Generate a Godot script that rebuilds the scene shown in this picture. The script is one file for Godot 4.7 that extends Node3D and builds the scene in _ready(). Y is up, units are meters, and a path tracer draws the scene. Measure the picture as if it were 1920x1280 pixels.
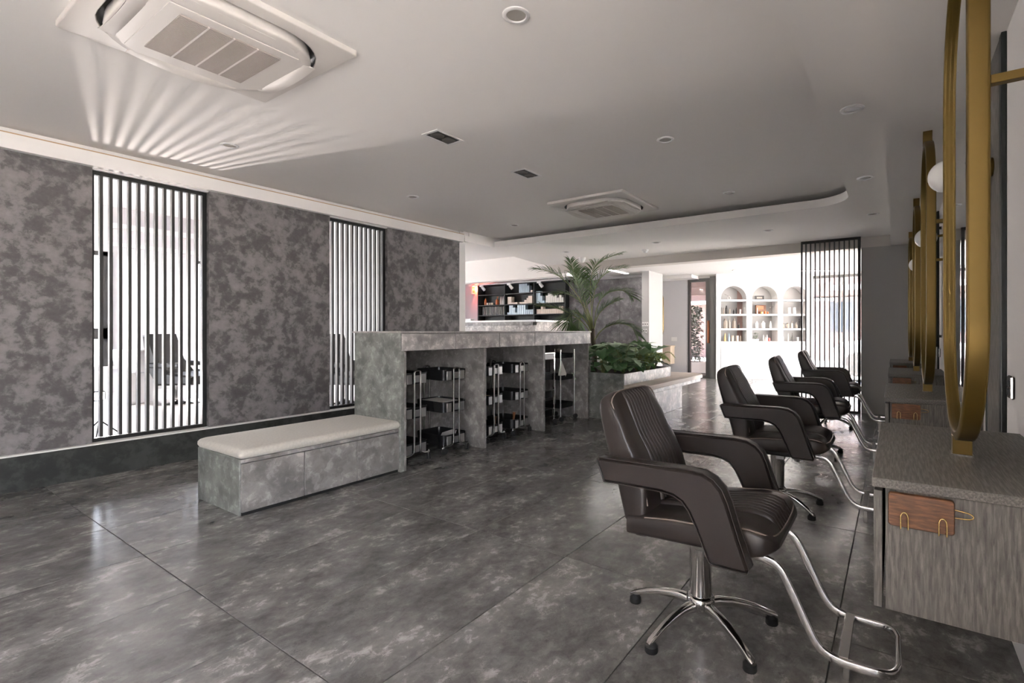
extends Node3D
# A hair salon: grey stone floor, slatted openings to a bright washing room, a storage island, a row of styling chairs and vanities.
# Axes: -Z runs along the side walls away from the camera, +X points to the vanity wall; metres.

var names := {}
var M := {}
var rng := RandomNumberGenerator.new()

# ---------------------------------------------------------------- helpers: nodes
func numbered(n: String) -> String:
	if not names.has(n):
		names[n] = 0
		return n
	names[n] += 1
	return "%s_%03d" % [n, names[n]]

func thing(called: String, label: String, category: String, at := Vector3.ZERO, turn := 0.0, group := "") -> Node3D:
	var o := Node3D.new()
	o.name = numbered(called)
	add_child(o)
	o.position = at
	o.rotation.y = turn
	tag(o, label, category, group)
	return o

func tag(o: Node, label: String, category: String, group := "") -> void:
	o.set_meta("label", label)
	o.set_meta("category", category)
	if group != "":
		o.set_meta("group", group)

func dup(src: Node3D, at: Vector3, turn: float, label := "", group := "") -> Node3D:
	var r: Node3D = src.duplicate()
	var base := String(src.name)
	if base.length() > 4 and base[base.length() - 4] == "_" and base.right(3).is_valid_int():
		base = base.left(base.length() - 4)
	r.name = numbered(base)
	add_child(r)
	r.position = at
	r.rotation.y = turn
	if label != "":
		r.set_meta("label", label)
	if group != "":
		r.set_meta("group", group)
	return r

func obj(called: String, st: SurfaceTool, m: Material, parent: Node = null) -> MeshInstance3D:
	return inst(called, st.commit(), m, parent)

func inst(called: String, mesh: Mesh, m: Material, parent: Node = null) -> MeshInstance3D:
	var o := MeshInstance3D.new()
	o.mesh = mesh
	o.material_override = m
	o.cast_shadow = GeometryInstance3D.SHADOW_CASTING_SETTING_ON
	if parent == null:
		o.name = numbered(called)
		add_child(o)
	else:
		o.name = called
		parent.add_child(o, true)
	return o

func struct(called: String, st: SurfaceTool, m: Material, parent: Node = null, label := "", category := "") -> MeshInstance3D:
	var o := obj(called, st, m, parent)
	if parent == null:
		o.set_meta("kind", "structure")
		if label != "":
			tag(o, label, category)
	return o

func struct_node(called: String, label: String, category: String, at := Vector3.ZERO, turn := 0.0) -> Node3D:
	var o := thing(called, label, category, at, turn)
	o.set_meta("kind", "structure")
	return o

# ---------------------------------------------------------------- helpers: geometry
func S() -> SurfaceTool:
	var st := SurfaceTool.new()
	st.begin(Mesh.PRIMITIVE_TRIANGLES)
	return st

func tri(st: SurfaceTool, a: Vector3, b: Vector3, c: Vector3, n: Vector3) -> void:
	var flip := (b - a).cross(c - a).dot(n) > 0.0
	st.set_normal(n)
	st.add_vertex(a)
	st.set_normal(n)
	st.add_vertex(c if flip else b)
	st.set_normal(n)
	st.add_vertex(b if flip else c)

func quad(st: SurfaceTool, a: Vector3, b: Vector3, c: Vector3, d: Vector3, n := Vector3.ZERO) -> void:
	if n == Vector3.ZERO:
		n = (b - a).cross(c - a)
		if n.length() < 1e-12:
			n = (c - a).cross(d - a)
		n = n.normalized()
	tri(st, a, b, c, n)
	tri(st, a, c, d, n)

func box(st: SurfaceTool, c: Vector3, s: Vector3, b := 0.0, B := Basis()) -> void:
	var h := s * 0.5
	var bb := minf(b, minf(h.x, minf(h.y, h.z)) * 0.9)
	for ax in 3:
		var u := (ax + 1) % 3
		var v := (ax + 2) % 3
		for sg in [-1.0, 1.0]:
			var n := Vector3.ZERO
			n[ax] = sg
			var p := []
			for q in [[-1, -1], [1, -1], [1, 1], [-1, 1]]:
				var w := Vector3.ZERO
				w[ax] = sg * h[ax]
				w[u] = q[0] * (h[u] - bb)
				w[v] = q[1] * (h[v] - bb)
				p.append(c + B * w)
			quad(st, p[0], p[1], p[2], p[3], (B * n).normalized())
	if bb <= 0.0:
		return
	for ax in 3:
		var u := (ax + 1) % 3
		var v := (ax + 2) % 3
		for su in [-1.0, 1.0]:
			for sv in [-1.0, 1.0]:
				var p := []
				for e in [[-1, 0], [1, 0], [1, 1], [-1, 1]]:
					var w := Vector3.ZERO
					w[ax] = e[0] * (h[ax] - bb)
					w[u] = su * (h[u] - (bb if e[1] == 0 else 0.0))
					w[v] = sv * (h[v] - (0.0 if e[1] == 0 else bb))
					p.append(c + B * w)
				var n := Vector3.ZERO
				n[u] = su
				n[v] = sv
				quad(st, p[0], p[1], p[2], p[3], (B * n).normalized())
	for sx in [-1.0, 1.0]:
		for sy in [-1.0, 1.0]:
			for sz in [-1.0, 1.0]:
				var g := Vector3(sx, sy, sz)
				var k := g * h
				tri(st, c + B * (k - Vector3(0, sy * bb, sz * bb)), c + B * (k - Vector3(sx * bb, 0, sz * bb)), c + B * (k - Vector3(sx * bb, sy * bb, 0)), (B * g).normalized())

func bx(x0: float, x1: float, y0: float, y1: float, z0: float, z1: float, b := 0.0, st: SurfaceTool = null) -> SurfaceTool:
	if st == null:
		st = S()
	box(st, Vector3((x0 + x1) / 2, (y0 + y1) / 2, (z0 + z1) / 2), Vector3(absf(x1 - x0), absf(y1 - y0), absf(z1 - z0)), b)
	return st

# a smooth surface through rows of points
func grid(st: SurfaceTool, P: Array, wu := false, wv := false) -> void:
	var nu := P.size()
	var nv: int = P[0].size()
	var N := []
	for i in nu:
		var row := []
		for j in nv:
			var i0 := posmod(i - 1, nu) if wu else maxi(i - 1, 0)
			var i1 := posmod(i + 1, nu) if wu else mini(i + 1, nu - 1)
			var j0 := posmod(j - 1, nv) if wv else maxi(j - 1, 0)
			var j1 := posmod(j + 1, nv) if wv else mini(j + 1, nv - 1)
			var n: Vector3 = (P[i1][j] - P[i0][j]).cross(P[i][j1] - P[i][j0])
			if n.length() < 1e-12:
				n = Vector3.UP
			row.append(n.normalized())
		N.append(row)
	for i in (nu if wu else nu - 1):
		for j in (nv if wv else nv - 1):
			var a := [i, j]
			var b := [(i + 1) % nu, j]
			var c := [(i + 1) % nu, (j + 1) % nv]
			var d := [i, (j + 1) % nv]
			for t in [[a, b, c], [a, c, d]]:
				var p := []
				var n := []
				for q in t:
					p.append(P[q[0]][q[1]])
					n.append(N[q[0]][q[1]])
				var flip: bool = (p[1] - p[0]).cross(p[2] - p[0]).dot(n[0] + n[1] + n[2]) > 0.0
				for k in ([0, 2, 1] if flip else [0, 1, 2]):
					st.set_normal(n[k])
					st.add_vertex(p[k])

func fan(st: SurfaceTool, loop: Array, n := Vector3.ZERO) -> void:
	var c := Vector3.ZERO
	for p in loop:
		c += p
	c /= loop.size()
	if n == Vector3.ZERO:
		for i in loop.size():
			n += (loop[i] - c).cross(loop[(i + 1) % loop.size()] - c)
		n = n.normalized()
	for i in loop.size():
		tri(st, c, loop[i], loop[(i + 1) % loop.size()], n)

func loft(st: SurfaceTool, secs: Array, caps := true) -> void:
	grid(st, secs, false, true)
	if caps:
		fan(st, secs[0])
		fan(st, secs[secs.size() - 1])

func frames(path: Array, closed := false) -> Array:
	var out := []
	var n := path.size()
	var side := Vector3.ZERO
	for i in n:
		var a: Vector3 = path[posmod(i - 1, n) if closed else maxi(i - 1, 0)]
		var b: Vector3 = path[posmod(i + 1, n) if closed else mini(i + 1, n - 1)]
		var t := (b - a).normalized()
		if side == Vector3.ZERO:
			side = t.cross(Vector3.UP)
			if side.length() < 0.1:
				side = t.cross(Vector3.RIGHT)
		side = (side - t * side.dot(t)).normalized()
		out.append([path[i], side, t.cross(side).normalized()])
	return out

func tube(st: SurfaceTool, path: Array, r, sides := 8, closed := false) -> void:
	var fr := frames(path, closed)
	var rows := []
	for i in fr.size():
		var rr: float = r if not r is Array else r[i]
		var row := []
		for k in sides:
			var a := TAU * k / sides
			row.append(fr[i][0] + fr[i][1] * cos(a) * rr + fr[i][2] * sin(a) * rr)
		rows.append(row)
	grid(st, rows, closed, true)
	if not closed:
		fan(st, rows[0])
		fan(st, rows[rows.size() - 1])

# flat bar of w (across, along the given axis) by h
func bar(st: SurfaceTool, path: Array, w: float, h: float, across: Vector3, closed := false) -> void:
	var n := path.size()
	var rows := []
	for i in n:
		var a: Vector3 = path[posmod(i - 1, n) if closed else maxi(i - 1, 0)]
		var b: Vector3 = path[posmod(i + 1, n) if closed else mini(i + 1, n - 1)]
		var t := (b - a).normalized()
		var s := (across - t * across.dot(t)).normalized()
		var u := t.cross(s).normalized()
		var p: Vector3 = path[i]
		rows.append([p + s * w / 2 + u * h / 2, p - s * w / 2 + u * h / 2, p - s * w / 2 - u * h / 2, p + s * w / 2 - u * h / 2])
	for i in (n if closed else n - 1):
		for k in 4:
			quad(st, rows[i][k], rows[(i + 1) % n][k], rows[(i + 1) % n][(k + 1) % 4], rows[i][(k + 1) % 4])
	if not closed:
		quad(st, rows[0][0], rows[0][1], rows[0][2], rows[0][3])
		quad(st, rows[n - 1][0], rows[n - 1][1], rows[n - 1][2], rows[n - 1][3])

func lathe(st: SurfaceTool, prof: Array, seg := 20, T := Transform3D()) -> void:
	var sn := []
	for i in prof.size() - 1:
		var d: Vector2 = prof[i + 1] - prof[i]
		sn.append(Vector2(d.y, -d.x).normalized())
	for i in prof.size() - 1:
		var n0: Vector2 = sn[i]
		var n1: Vector2 = sn[i]
		if i > 0 and sn[i - 1].dot(sn[i]) > 0.75:
			n0 = (sn[i - 1] + sn[i]).normalized()
		if i < sn.size() - 1 and sn[i + 1].dot(sn[i]) > 0.75:
			n1 = (sn[i + 1] + sn[i]).normalized()
		for k in seg:
			var a0 := TAU * k / seg
			var a1 := TAU * (k + 1) / seg
			var v := []
			for e in [[prof[i], n0, a0], [prof[i + 1], n1, a0], [prof[i + 1], n1, a1], [prof[i], n0, a1]]:
				var p: Vector2 = e[0]
				var m: Vector2 = e[1]
				v.append([T * Vector3(p.x * cos(e[2]), p.y, p.x * sin(e[2])), (T.basis * Vector3(m.x * cos(e[2]), m.y, m.x * sin(e[2]))).normalized()])
			for t in [[0, 1, 2], [0, 2, 3]]:
				var q := [v[t[0]], v[t[1]], v[t[2]]]
				if (q[0][0] - q[1][0]).length() < 1e-7 or (q[2][0] - q[1][0]).length() < 1e-7 or (q[0][0] - q[2][0]).length() < 1e-7:
					continue
				var flip: bool = (q[1][0] - q[0][0]).cross(q[2][0] - q[0][0]).dot(q[0][1] + q[1][1] + q[2][1]) > 0
				for z in ([0, 2, 1] if flip else [0, 1, 2]):
					st.set_normal(q[z][1])
					st.add_vertex(q[z][0])

# outline in the xy plane of T, given depth along its z, with bevelled rims
func extrude(st: SurfaceTool, poly: Array, z0: float, z1: float, T := Transform3D(), bevel := 0.0) -> void:
	var n := poly.size()
	var area := 0.0
	for i in n:
		area += poly[i].cross(poly[(i + 1) % n])
	var P := poly.duplicate()
	if area < 0:
		P.reverse()
	var nrm := []
	for i in n:
		var d: Vector2 = (P[(i + 1) % n] - P[i]).normalized()
		nrm.append(Vector2(d.y, -d.x))
	var inset := []
	for i in n:
		var a: Vector2 = nrm[posmod(i - 1, n)]
		var b: Vector2 = nrm[i]
		var m := (a + b).normalized()
		inset.append(P[i] - m * bevel / maxf(m.dot(b), 0.4))
	var idx := Geometry2D.triangulate_polygon(PackedVector2Array(inset))
	for e in [[z0, -1.0], [z1, 1.0]]:
		for i in range(0, idx.size(), 3):
			tri(st, T * Vector3(inset[idx[i]].x, inset[idx[i]].y, e[0]), T * Vector3(inset[idx[i + 1]].x, inset[idx[i + 1]].y, e[0]), T * Vector3(inset[idx[i + 2]].x, inset[idx[i + 2]].y, e[0]), (T.basis * Vector3(0, 0, e[1])).normalized())
	for i in n:
		var j := (i + 1) % n
		var na: Vector2 = nrm[i]
		var nb: Vector2 = nrm[i]
		if nrm[posmod(i - 1, n)].dot(nrm[i]) > 0.8:
			na = (nrm[posmod(i - 1, n)] + nrm[i]).normalized()
		if nrm[j].dot(nrm[i]) > 0.8:
			nb = (nrm[j] + nrm[i]).normalized()
		var rings := [[inset, z0, -0.9], [P, z0 + bevel, 0.0], [P, z1 - bevel, 0.0], [inset, z1, 0.9]] if bevel > 0 else [[P, z0, 0.0], [P, z1, 0.0]]
		for k in rings.size() - 1:
			var r0: Array = rings[k]
			var r1: Array = rings[k + 1]
			var v := []
			for e in [[r0, i, na], [r1, i, na], [r1, j, nb], [r0, j, nb]]:
				var p: Vector2 = e[0][0][e[1]]
				var m: Vector2 = e[2]
				v.append([T * Vector3(p.x, p.y, e[0][1]), (T.basis * Vector3(m.x, m.y, e[0][2])).normalized()])
			for t in [[0, 1, 2], [0, 2, 3]]:
				var q := [v[t[0]], v[t[1]], v[t[2]]]
				var flip: bool = (q[1][0] - q[0][0]).cross(q[2][0] - q[0][0]).dot(q[0][1] + q[1][1] + q[2][1]) > 0
				for z in ([0, 2, 1] if flip else [0, 1, 2]):
					st.set_normal(q[z][1])
					st.add_vertex(q[z][0])

func interp(tab: Array, t: float) -> float:
	if t <= tab[0][0]:
		return tab[0][1]
	for i in tab.size() - 1:
		if t <= tab[i + 1][0]:
			var p0: float = tab[maxi(i - 1, 0)][1]
			var p3: float = tab[mini(i + 2, tab.size() - 1)][1]
			return cubic_interpolate(tab[i][1], tab[i + 1][1], p0, p3, (t - tab[i][0]) / (tab[i + 1][0] - tab[i][0]))
	return tab[tab.size() - 1][1]

func spow(v: float, e: float) -> float:
	return signf(v) * pow(absf(v), e)

func smooth_path(pts: Array, n := 4, closed := false) -> Array:
	var out := []
	var m := pts.size()
	for i in (m if closed else m - 1):
		var a: Vector3 = pts[posmod(i - 1, m) if closed else maxi(i - 1, 0)]
		var b: Vector3 = pts[i]
		var c: Vector3 = pts[(i + 1) % m]
		var d: Vector3 = pts[posmod(i + 2, m) if closed else mini(i + 2, m - 1)]
		for k in n:
			out.append(b.cubic_interpolate(c, a, d, float(k) / n))
	if not closed:
		out.append(pts[m - 1])
	return out

func round_rect(w: float, h: float, r: float, seg := 5) -> Array:
	var out := []
	for q in [[1, 1, 0.0], [-1, 1, 0.5], [-1, -1, 1.0], [1, -1, 1.5]]:
		for k in seg + 1:
			var a: float = PI * (q[2] + 0.5 * k / seg)
			out.append(Vector2(q[0] * (w / 2 - r) + cos(a) * r, q[1] * (h / 2 - r) + sin(a) * r))
	return out

# ---------------------------------------------------------------- helpers: materials
func mat(key: String, c: Color, rough := 0.6, metal := 0.0) -> StandardMaterial3D:
	var m := StandardMaterial3D.new()
	m.resource_name = key
	m.albedo_color = c
	m.roughness = rough
	m.metallic = metal
	M[key] = m
	return m

func rgb(r: int, g: int, b: int) -> Color:
	return Color(r / 255.0, g / 255.0, b / 255.0)

func noise(sd: int, freq: float, oct := 5, warp := 0.0, kind := FastNoiseLite.TYPE_SIMPLEX_SMOOTH, gain := 0.5) -> FastNoiseLite:
	var f := FastNoiseLite.new()
	f.seed = sd
	f.noise_type = kind
	f.frequency = freq
	f.fractal_type = FastNoiseLite.FRACTAL_FBM
	f.fractal_octaves = oct
	f.fractal_gain = gain
	if warp > 0.0:
		f.domain_warp_enabled = true
		f.domain_warp_amplitude = warp
		f.domain_warp_frequency = freq * 1.7
		f.domain_warp_fractal_octaves = 3
	return f

func pix(f: FastNoiseLite, n: int) -> PackedByteArray:
	var im := f.get_seamless_image(n, n)
	im.convert(Image.FORMAT_L8)
	return im.get_data()

func tex_from(n: int, fn: Callable) -> ImageTexture:
	var d := PackedByteArray()
	d.resize(n * n * 3)
	for i in n * n:
		var c: Vector3 = fn.call(i)
		d[i * 3] = int(clampf(c.x, 0, 255))
		d[i * 3 + 1] = int(clampf(c.y, 0, 255))
		d[i * 3 + 2] = int(clampf(c.z, 0, 255))
	return ImageTexture.create_from_image(Image.create_from_data(n, n, false, Image.FORMAT_RGB8, d))

func tri_map(m: StandardMaterial3D, t: Texture2D, metres: float, off := Vector3.ZERO) -> void:
	m.albedo_texture = t
	m.uv1_triplanar = true
	m.uv1_triplanar_sharpness = 8.0
	m.uv1_scale = Vector3.ONE / metres
	m.uv1_offset = off

func ramp(t: float, stops: Array) -> Vector3:
	for i in stops.size() - 1:
		if t <= stops[i + 1][0]:
			return stops[i][1].lerp(stops[i + 1][1], clampf((t - stops[i][0]) / (stops[i + 1][0] - stops[i][0]), 0, 1))
	return stops[stops.size() - 1][1]

func make_materials() -> void:
	var n := 1024
	# stone floor: slate tones with pale crusts and fine dark cracks
	var a := pix(noise(3, 0.0035, 6, 60.0), n)
	var b := pix(noise(8, 0.011, 6, 70.0, FastNoiseLite.TYPE_SIMPLEX_SMOOTH, 0.58), n)
	var c := pix(noise(15, 0.03, 6, 20.0, FastNoiseLite.TYPE_SIMPLEX_SMOOTH, 0.65), n)
	var d := pix(noise(21, 0.011, 5, 70.0), n)
	var floor_tex := tex_from(n, func(i: int) -> Vector3:
		var t := (a[i] - 128) * 0.22 + (c[i] - 128) * 0.13 + (b[i] - 128) * 0.16
		var g := 119.0 + t
		var crust := smoothstep(143.0, 160.0, float(b[i]) * 0.6 + float(c[i]) * 0.4) * smoothstep(96.0, 150.0, float(a[i]))
		g += crust * (2.0 + 0.13 * float(c[i]))
		var v := absf(float(d[i]) - 128.0)
		if v < 2.5:
			g -= (2.5 - v) * 12.0 * smoothstep(110.0, 150.0, float(b[i]))
		elif v < 5.0:
			g += 9.0 * smoothstep(120.0, 160.0, float(b[i]))
		return Vector3(g * 1.005, g * 0.985, g * 0.958))
	for k in 7:
		var m := mat("stone_tile_%d" % k, Color(1, 1, 1).darkened(0.02 * (k % 4)), 0.21)
		tri_map(m, floor_tex, 2.6, Vector3(0.37 * k + 0.11, 0.2 * k, 0.53 * k + 0.07))
		m.uv1_scale = Vector3(0.6, 0.5, 0.44)
		m.metallic_specular = 0.55
	# mottled plaster of the left wall
	var p := pix(noise(31, 0.017, 6, 26.0, FastNoiseLite.TYPE_SIMPLEX_SMOOTH, 0.66), n)
	var q := pix(noise(37, 0.006, 6, 50.0, FastNoiseLite.TYPE_SIMPLEX_SMOOTH, 0.6), n)
	var pl_tex := tex_from(n, func(i: int) -> Vector3:
		var t := float(p[i]) * 0.5 + float(q[i]) * 0.5
		var g := 110.0 + smoothstep(98.0, 150.0, t) * 28.0 + (t - 128.0) * 0.22
		return Vector3(g, g * 0.972, g * 0.968))
	tri_map(mat("mottled_plaster", rgb(230, 229, 229), 0.72), pl_tex, 1.9)
	var dk := mat("dark_plinth", rgb(112, 118, 113), 0.5)
	tri_map(dk, pl_tex, 2.3, Vector3(0.3, 0.1, 0.6))
	# cement laminate of bench and island
	var e := pix(noise(41, 0.006, 6, 80.0), n)
	var h := pix(noise(43, 0.02, 5, 50.0), n)
	var cem_tex := tex_from(n, func(i: int) -> Vector3:
		var t := float(e[i]) * 0.7 + float(h[i]) * 0.3
		var g := 168.0 + (t - 128.0) * 0.42
		var v := absf(float(e[i]) - 132.0)
		if v < 2.5:
			g -= (2.5 - v) * 13.0 * smoothstep(90.0, 160.0, float(h[i]))
		g += smoothstep(150.0, 185.0, float(h[i])) * 22.0
		return Vector3(g * 1.0, g * 0.985, g * 0.972))
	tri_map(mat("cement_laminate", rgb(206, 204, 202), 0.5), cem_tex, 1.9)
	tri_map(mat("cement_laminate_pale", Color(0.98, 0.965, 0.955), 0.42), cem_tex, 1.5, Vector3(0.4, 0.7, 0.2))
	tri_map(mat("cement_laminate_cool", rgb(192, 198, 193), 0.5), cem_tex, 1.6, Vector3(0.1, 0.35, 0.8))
	tri_map(mat("cement_dark_door", rgb(146, 144, 147), 0.5), cem_tex, 2.6, Vector3(0.6, 0.15, 0.3))
	# grey oak of the vanities
	var w1 := pix(noise(51, 0.012, 5, 40.0, FastNoiseLite.TYPE_SIMPLEX_SMOOTH, 0.6), n)
	var wood_tex := tex_from(n, func(i: int) -> Vector3:
		var t := float(w1[i])
		var g := 126.0 + (t - 128.0) * 0.30 - (8.0 if absf(t - 128.0) < 4.0 else 0.0)
		return Vector3(g, g * 0.965, g * 0.92))
	var gw := mat("grey_oak", Color(0.86, 0.86, 0.86), 0.5)
	tri_map(gw, wood_tex, 1.0)
	gw.uv1_scale = Vector3(13.0, 13.0, 0.8)
	var gw2 := mat("grey_oak_upright_grain", Color(0.86, 0.86, 0.86), 0.5)
	tri_map(gw2, wood_tex, 1.0)
	gw2.uv1_scale = Vector3(9.0, 0.9, 9.0)
	var gw3 := mat("pilaster_oak", rgb(228, 228, 230), 0.6)
	tri_map(gw3, wood_tex, 1.0)
	gw3.uv1_scale = Vector3(5.0, 0.9, 5.0)
	var wn := mat("walnut", rgb(232, 158, 104), 0.45)
	tri_map(wn, wood_tex, 1.0, Vector3(0.3, 0.2, 0.6))
	wn.uv1_scale = Vector3(1.6, 11.0, 11.0)
	# fabric of the bench
	var fb := pix(noise(61, 0.045, 4, 10.0), 512)
	var fab_tex := tex_from(512, func(i: int) -> Vector3:
		var g := 196.0 + (float(fb[i]) - 128.0) * 0.07 + (3.0 if (i / 512 + i) % 3 == 0 else -1.5)
		return Vector3(g, g * 0.975, g * 0.925))
	var fm := mat("bench_fabric", Color.WHITE, 0.95)
	tri_map(fm, fab_tex, 0.5)
	fm.rim_enabled = true
	fm.rim = 0.3
	# plain ones
	mat("ceiling_paint", rgb(236, 232, 228), 0.9)
	mat("white_paint", rgb(232, 229, 226), 0.8)
	mat("warm_beam", rgb(208, 202, 196), 0.85)
	mat("grey_paint", rgb(176, 174, 172), 0.85)
	mat("pale_grey_paint", rgb(204, 202, 204), 0.8)
	mat("white_lacquer", rgb(236, 236, 235), 0.35)
	mat("tan_edge", rgb(186, 156, 122), 0.8)
	mat("grout", rgb(48, 46, 44), 0.9)
	mat("black_metal", rgb(34, 35, 35), 0.5, 0.1)
	mat("slat_paint", rgb(62, 60, 58), 0.45)
	mat("black_trim", rgb(20, 26, 25), 0.4)
	mat("trolley_tube", rgb(130, 128, 126), 0.22, 0.85)
	mat("trolley_black", rgb(48, 48, 49), 0.25, 0.4)
	mat("trolley_plate", rgb(160, 158, 156), 0.3, 0.7)
	mat("rubber", rgb(18, 18, 18), 0.7)
	mat("chrome", rgb(214, 212, 210), 0.07, 1.0)
	mat("satin_steel", rgb(170, 168, 165), 0.25, 1.0)
	mat("brass", rgb(112, 91, 42), 0.36, 0.6)
	mat("gold_wire", rgb(190, 160, 105), 0.2, 0.9)
	mat("mirror_glass", rgb(232, 236, 236), 0.01, 1.0)
	var lt := mat("leather", rgb(48, 41, 38), 0.33)
	var ln := NoiseTexture2D.new()
	ln.width = 512
	ln.height = 512
	ln.seamless = true
	ln.noise = noise(71, 0.05, 3, 0.0)
	ln.as_normal_map = true
	ln.bump_strength = 1.5
	lt.normal_enabled = true
	lt.normal_texture = ln
	lt.normal_scale = 0.25
	lt.uv1_triplanar = true
	lt.uv1_scale = Vector3.ONE * 5.0
	mat("leather_piping_glint", rgb(128, 116, 108), 0.18)  # paler than the leather: the shine of the piping is put into its colour
	mat("ac_plastic", rgb(214, 208, 202), 0.45)
	mat("ac_grille", rgb(168, 160, 152), 0.6)
	mat("opal_glass", rgb(238, 237, 234), 0.25)
	mat("lamp_lens", rgb(170, 165, 158), 0.25)
	mat("plastic_white", rgb(228, 226, 224), 0.4)
	mat("socket_chrome", rgb(120, 118, 116), 0.18, 0.9)
	mat("pale_floor", rgb(214, 208, 202), 0.4)
	mat("stone_bench", rgb(186, 174, 164), 0.6)
	mat("soil", rgb(58, 46, 36), 0.95)
	mat("window_frame", rgb(66, 66, 66), 0.4, 0.2)
	mat("steel_frame", rgb(110, 110, 108), 0.4, 0.4)
	mat("copper_handle", rgb(176, 112, 76), 0.3, 0.7)
	mat("asphalt", rgb(186, 184, 180), 0.9)
	mat("pink_render", rgb(92, 72, 68), 0.9)
	mat("canopy_pink", rgb(170, 142, 136), 0.9)
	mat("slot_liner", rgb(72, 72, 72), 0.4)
	mat("car_paint", rgb(236, 238, 240), 0.15)
	mat("car_glass", rgb(40, 48, 54), 0.05)
	mat("shelf_black", rgb(44, 48, 47), 0.6)
	mat("product_white", rgb(226, 222, 216), 0.4)
	mat("product_blue", rgb(176, 196, 208), 0.4)
	mat("product_cream", rgb(222, 206, 190), 0.45)
	mat("product_orange", rgb(206, 112, 66), 0.35)
	mat("product_grey", rgb(96, 92, 88), 0.4)
	mat("product_dark", rgb(52, 48, 46), 0.35)
	mat("product_taupe", rgb(158, 146, 134), 0.4)
	mat("product_yellow", rgb(224, 190, 130), 0.4)
	mat("product_pink", rgb(224, 126, 120), 0.4)
	mat("cream_wood", rgb(214, 196, 172), 0.6)
	for g in [["palm_leaf", rgb(78, 104, 54)], ["big_leaf", rgb(86, 122, 76)], ["big_leaf_pale", rgb(146, 170, 132)], ["fern_leaf", rgb(142, 160, 84)], ["hedge_leaf", rgb(44, 64, 32)], ["palm_stem", rgb(120, 126, 76)]]:
		var lm := mat(g[0], g[1], 0.42)
		lm.backlight_enabled = true
		lm.backlight = (g[1] as Color).darkened(0.55)
	mat("palm_bark", rgb(92, 82, 70), 0.9)
	var gl := mat("clear_pane", Color(0.96, 0.98, 0.98, 0.08), 0.02)
	gl.transparency = BaseMaterial3D.TRANSPARENCY_ALPHA
	var red := mat("red_lamp_glow", rgb(255, 90, 60), 0.4)
	red.emission_enabled = true
	red.emission = rgb(255, 70, 45)
	red.emission_energy_multiplier = 1.6
	var stl := mat("white_lamp_glow", rgb(255, 250, 245), 0.4)
	stl.emission_enabled = true
	stl.emission = rgb(255, 246, 240)
	stl.emission_energy_multiplier = 6.0

# ---------------------------------------------------------------- the setting
func _ready() -> void:
	rng.seed = 20240
	var cam := Camera3D.new()
	cam.name = "camera"
	cam.projection = Camera3D.PROJECTION_FRUSTUM
	cam.near = 0.05
	cam.far = 200.0
	cam.size = 0.05 * 1280.0 / 938.26
	cam.frustum_offset = Vector2(-80.0, -20.0) * 0.05 / 938.26
	cam.position = Vector3(0, 1.15, 0)
	cam.rotation_degrees = Vector3(0, 34.173, 0)
	add_child(cam)
	cam.current = true
	var we := WorldEnvironment.new()
	we.name = "world"
	var env := Environment.new()
	env.background_mode = Environment.BG_SKY
	var sky := Sky.new()
	var sm := ProceduralSkyMaterial.new()
	sm.sky_top_color = Color(0.80, 0.87, 1.0)
	sm.sky_horizon_color = Color(1.0, 0.985, 0.97)
	sm.ground_horizon_color = Color(0.72, 0.70, 0.68)
	sm.ground_bottom_color = Color(0.60, 0.58, 0.56)
	sm.sky_curve = 0.25
	sky.sky_material = sm
	env.sky = sky
	env.background_energy_multiplier = 8.0
	env.tonemap_mode = Environment.TONE_MAPPER_LINEAR
	env.tonemap_exposure = 2.8
	env.sdfgi_enabled = true
	env.ssao_enabled = true
	env.ssil_enabled = true
	we.environment = env
	add_child(we)
	var sun := DirectionalLight3D.new()
	sun.name = "sun"
	sun.rotation_degrees = Vector3(-57, 84, 0)
	sun.light_energy = 16.0
	sun.light_color = Color(1.0, 0.95, 0.9)
	sun.light_angular_distance = 0.6
	sun.shadow_enabled = true
	add_child(sun)

	make_materials()
	build_floor()
	build_walls()
	build_ceilings()
	build_arches()
	build_glazing()
	build_outside()
	build_screens()
	build_island()
	build_bench()
	build_planter()
	build_chairs()
	build_vanities()
	build_trolleys()
	build_ceiling_fittings()
	build_reception()
	build_palm()
	build_foliage()
	build_products()
	build_wash_room()
	build_small()

func build_floor() -> void:
	var f := struct_node("floor", "polished dark grey stone tile floor with pale veining", "floor")
	var gr := S()
	bx(-12.2, 1.8, -0.12, -0.004, -13.6, 2.8, 0, gr)
	obj("grout_bed", gr, M.grout, f)
	var ts := S()
	box(ts, Vector3(0, -0.01, 0), Vector3(0.5962, 0.02, 1.1962), 0.0012)
	var mesh := ts.commit()
	var k := 0
	for iz in range(-3, 11):
		var zc := -0.94 - 1.2 * iz - 0.6
		for ix in range(-16, 5):
			var xc := -1.386 + 0.6 * ix + 0.3
			var main: bool = xc > -5.7 and xc < 0.7 and zc > -8.9
			var deep: bool = zc <= -8.9 and xc < 1.6 and xc > -9.6 and zc > -13.4
			var side: bool = xc <= -5.7 and xc > -9.0 and zc < -5.4 and zc > -8.9
			if not (main or deep or side):
				continue
			k += 1
			var t := inst("tile", mesh, M["stone_tile_%d" % ((ix * 3 + iz * 5 + (ix * iz) % 3 + 70) % 7)], f)
			t.position = Vector3(xc, 0, zc)
			if (ix + 2 * iz) % 3 == 0:
				t.rotation.y = PI

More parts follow.
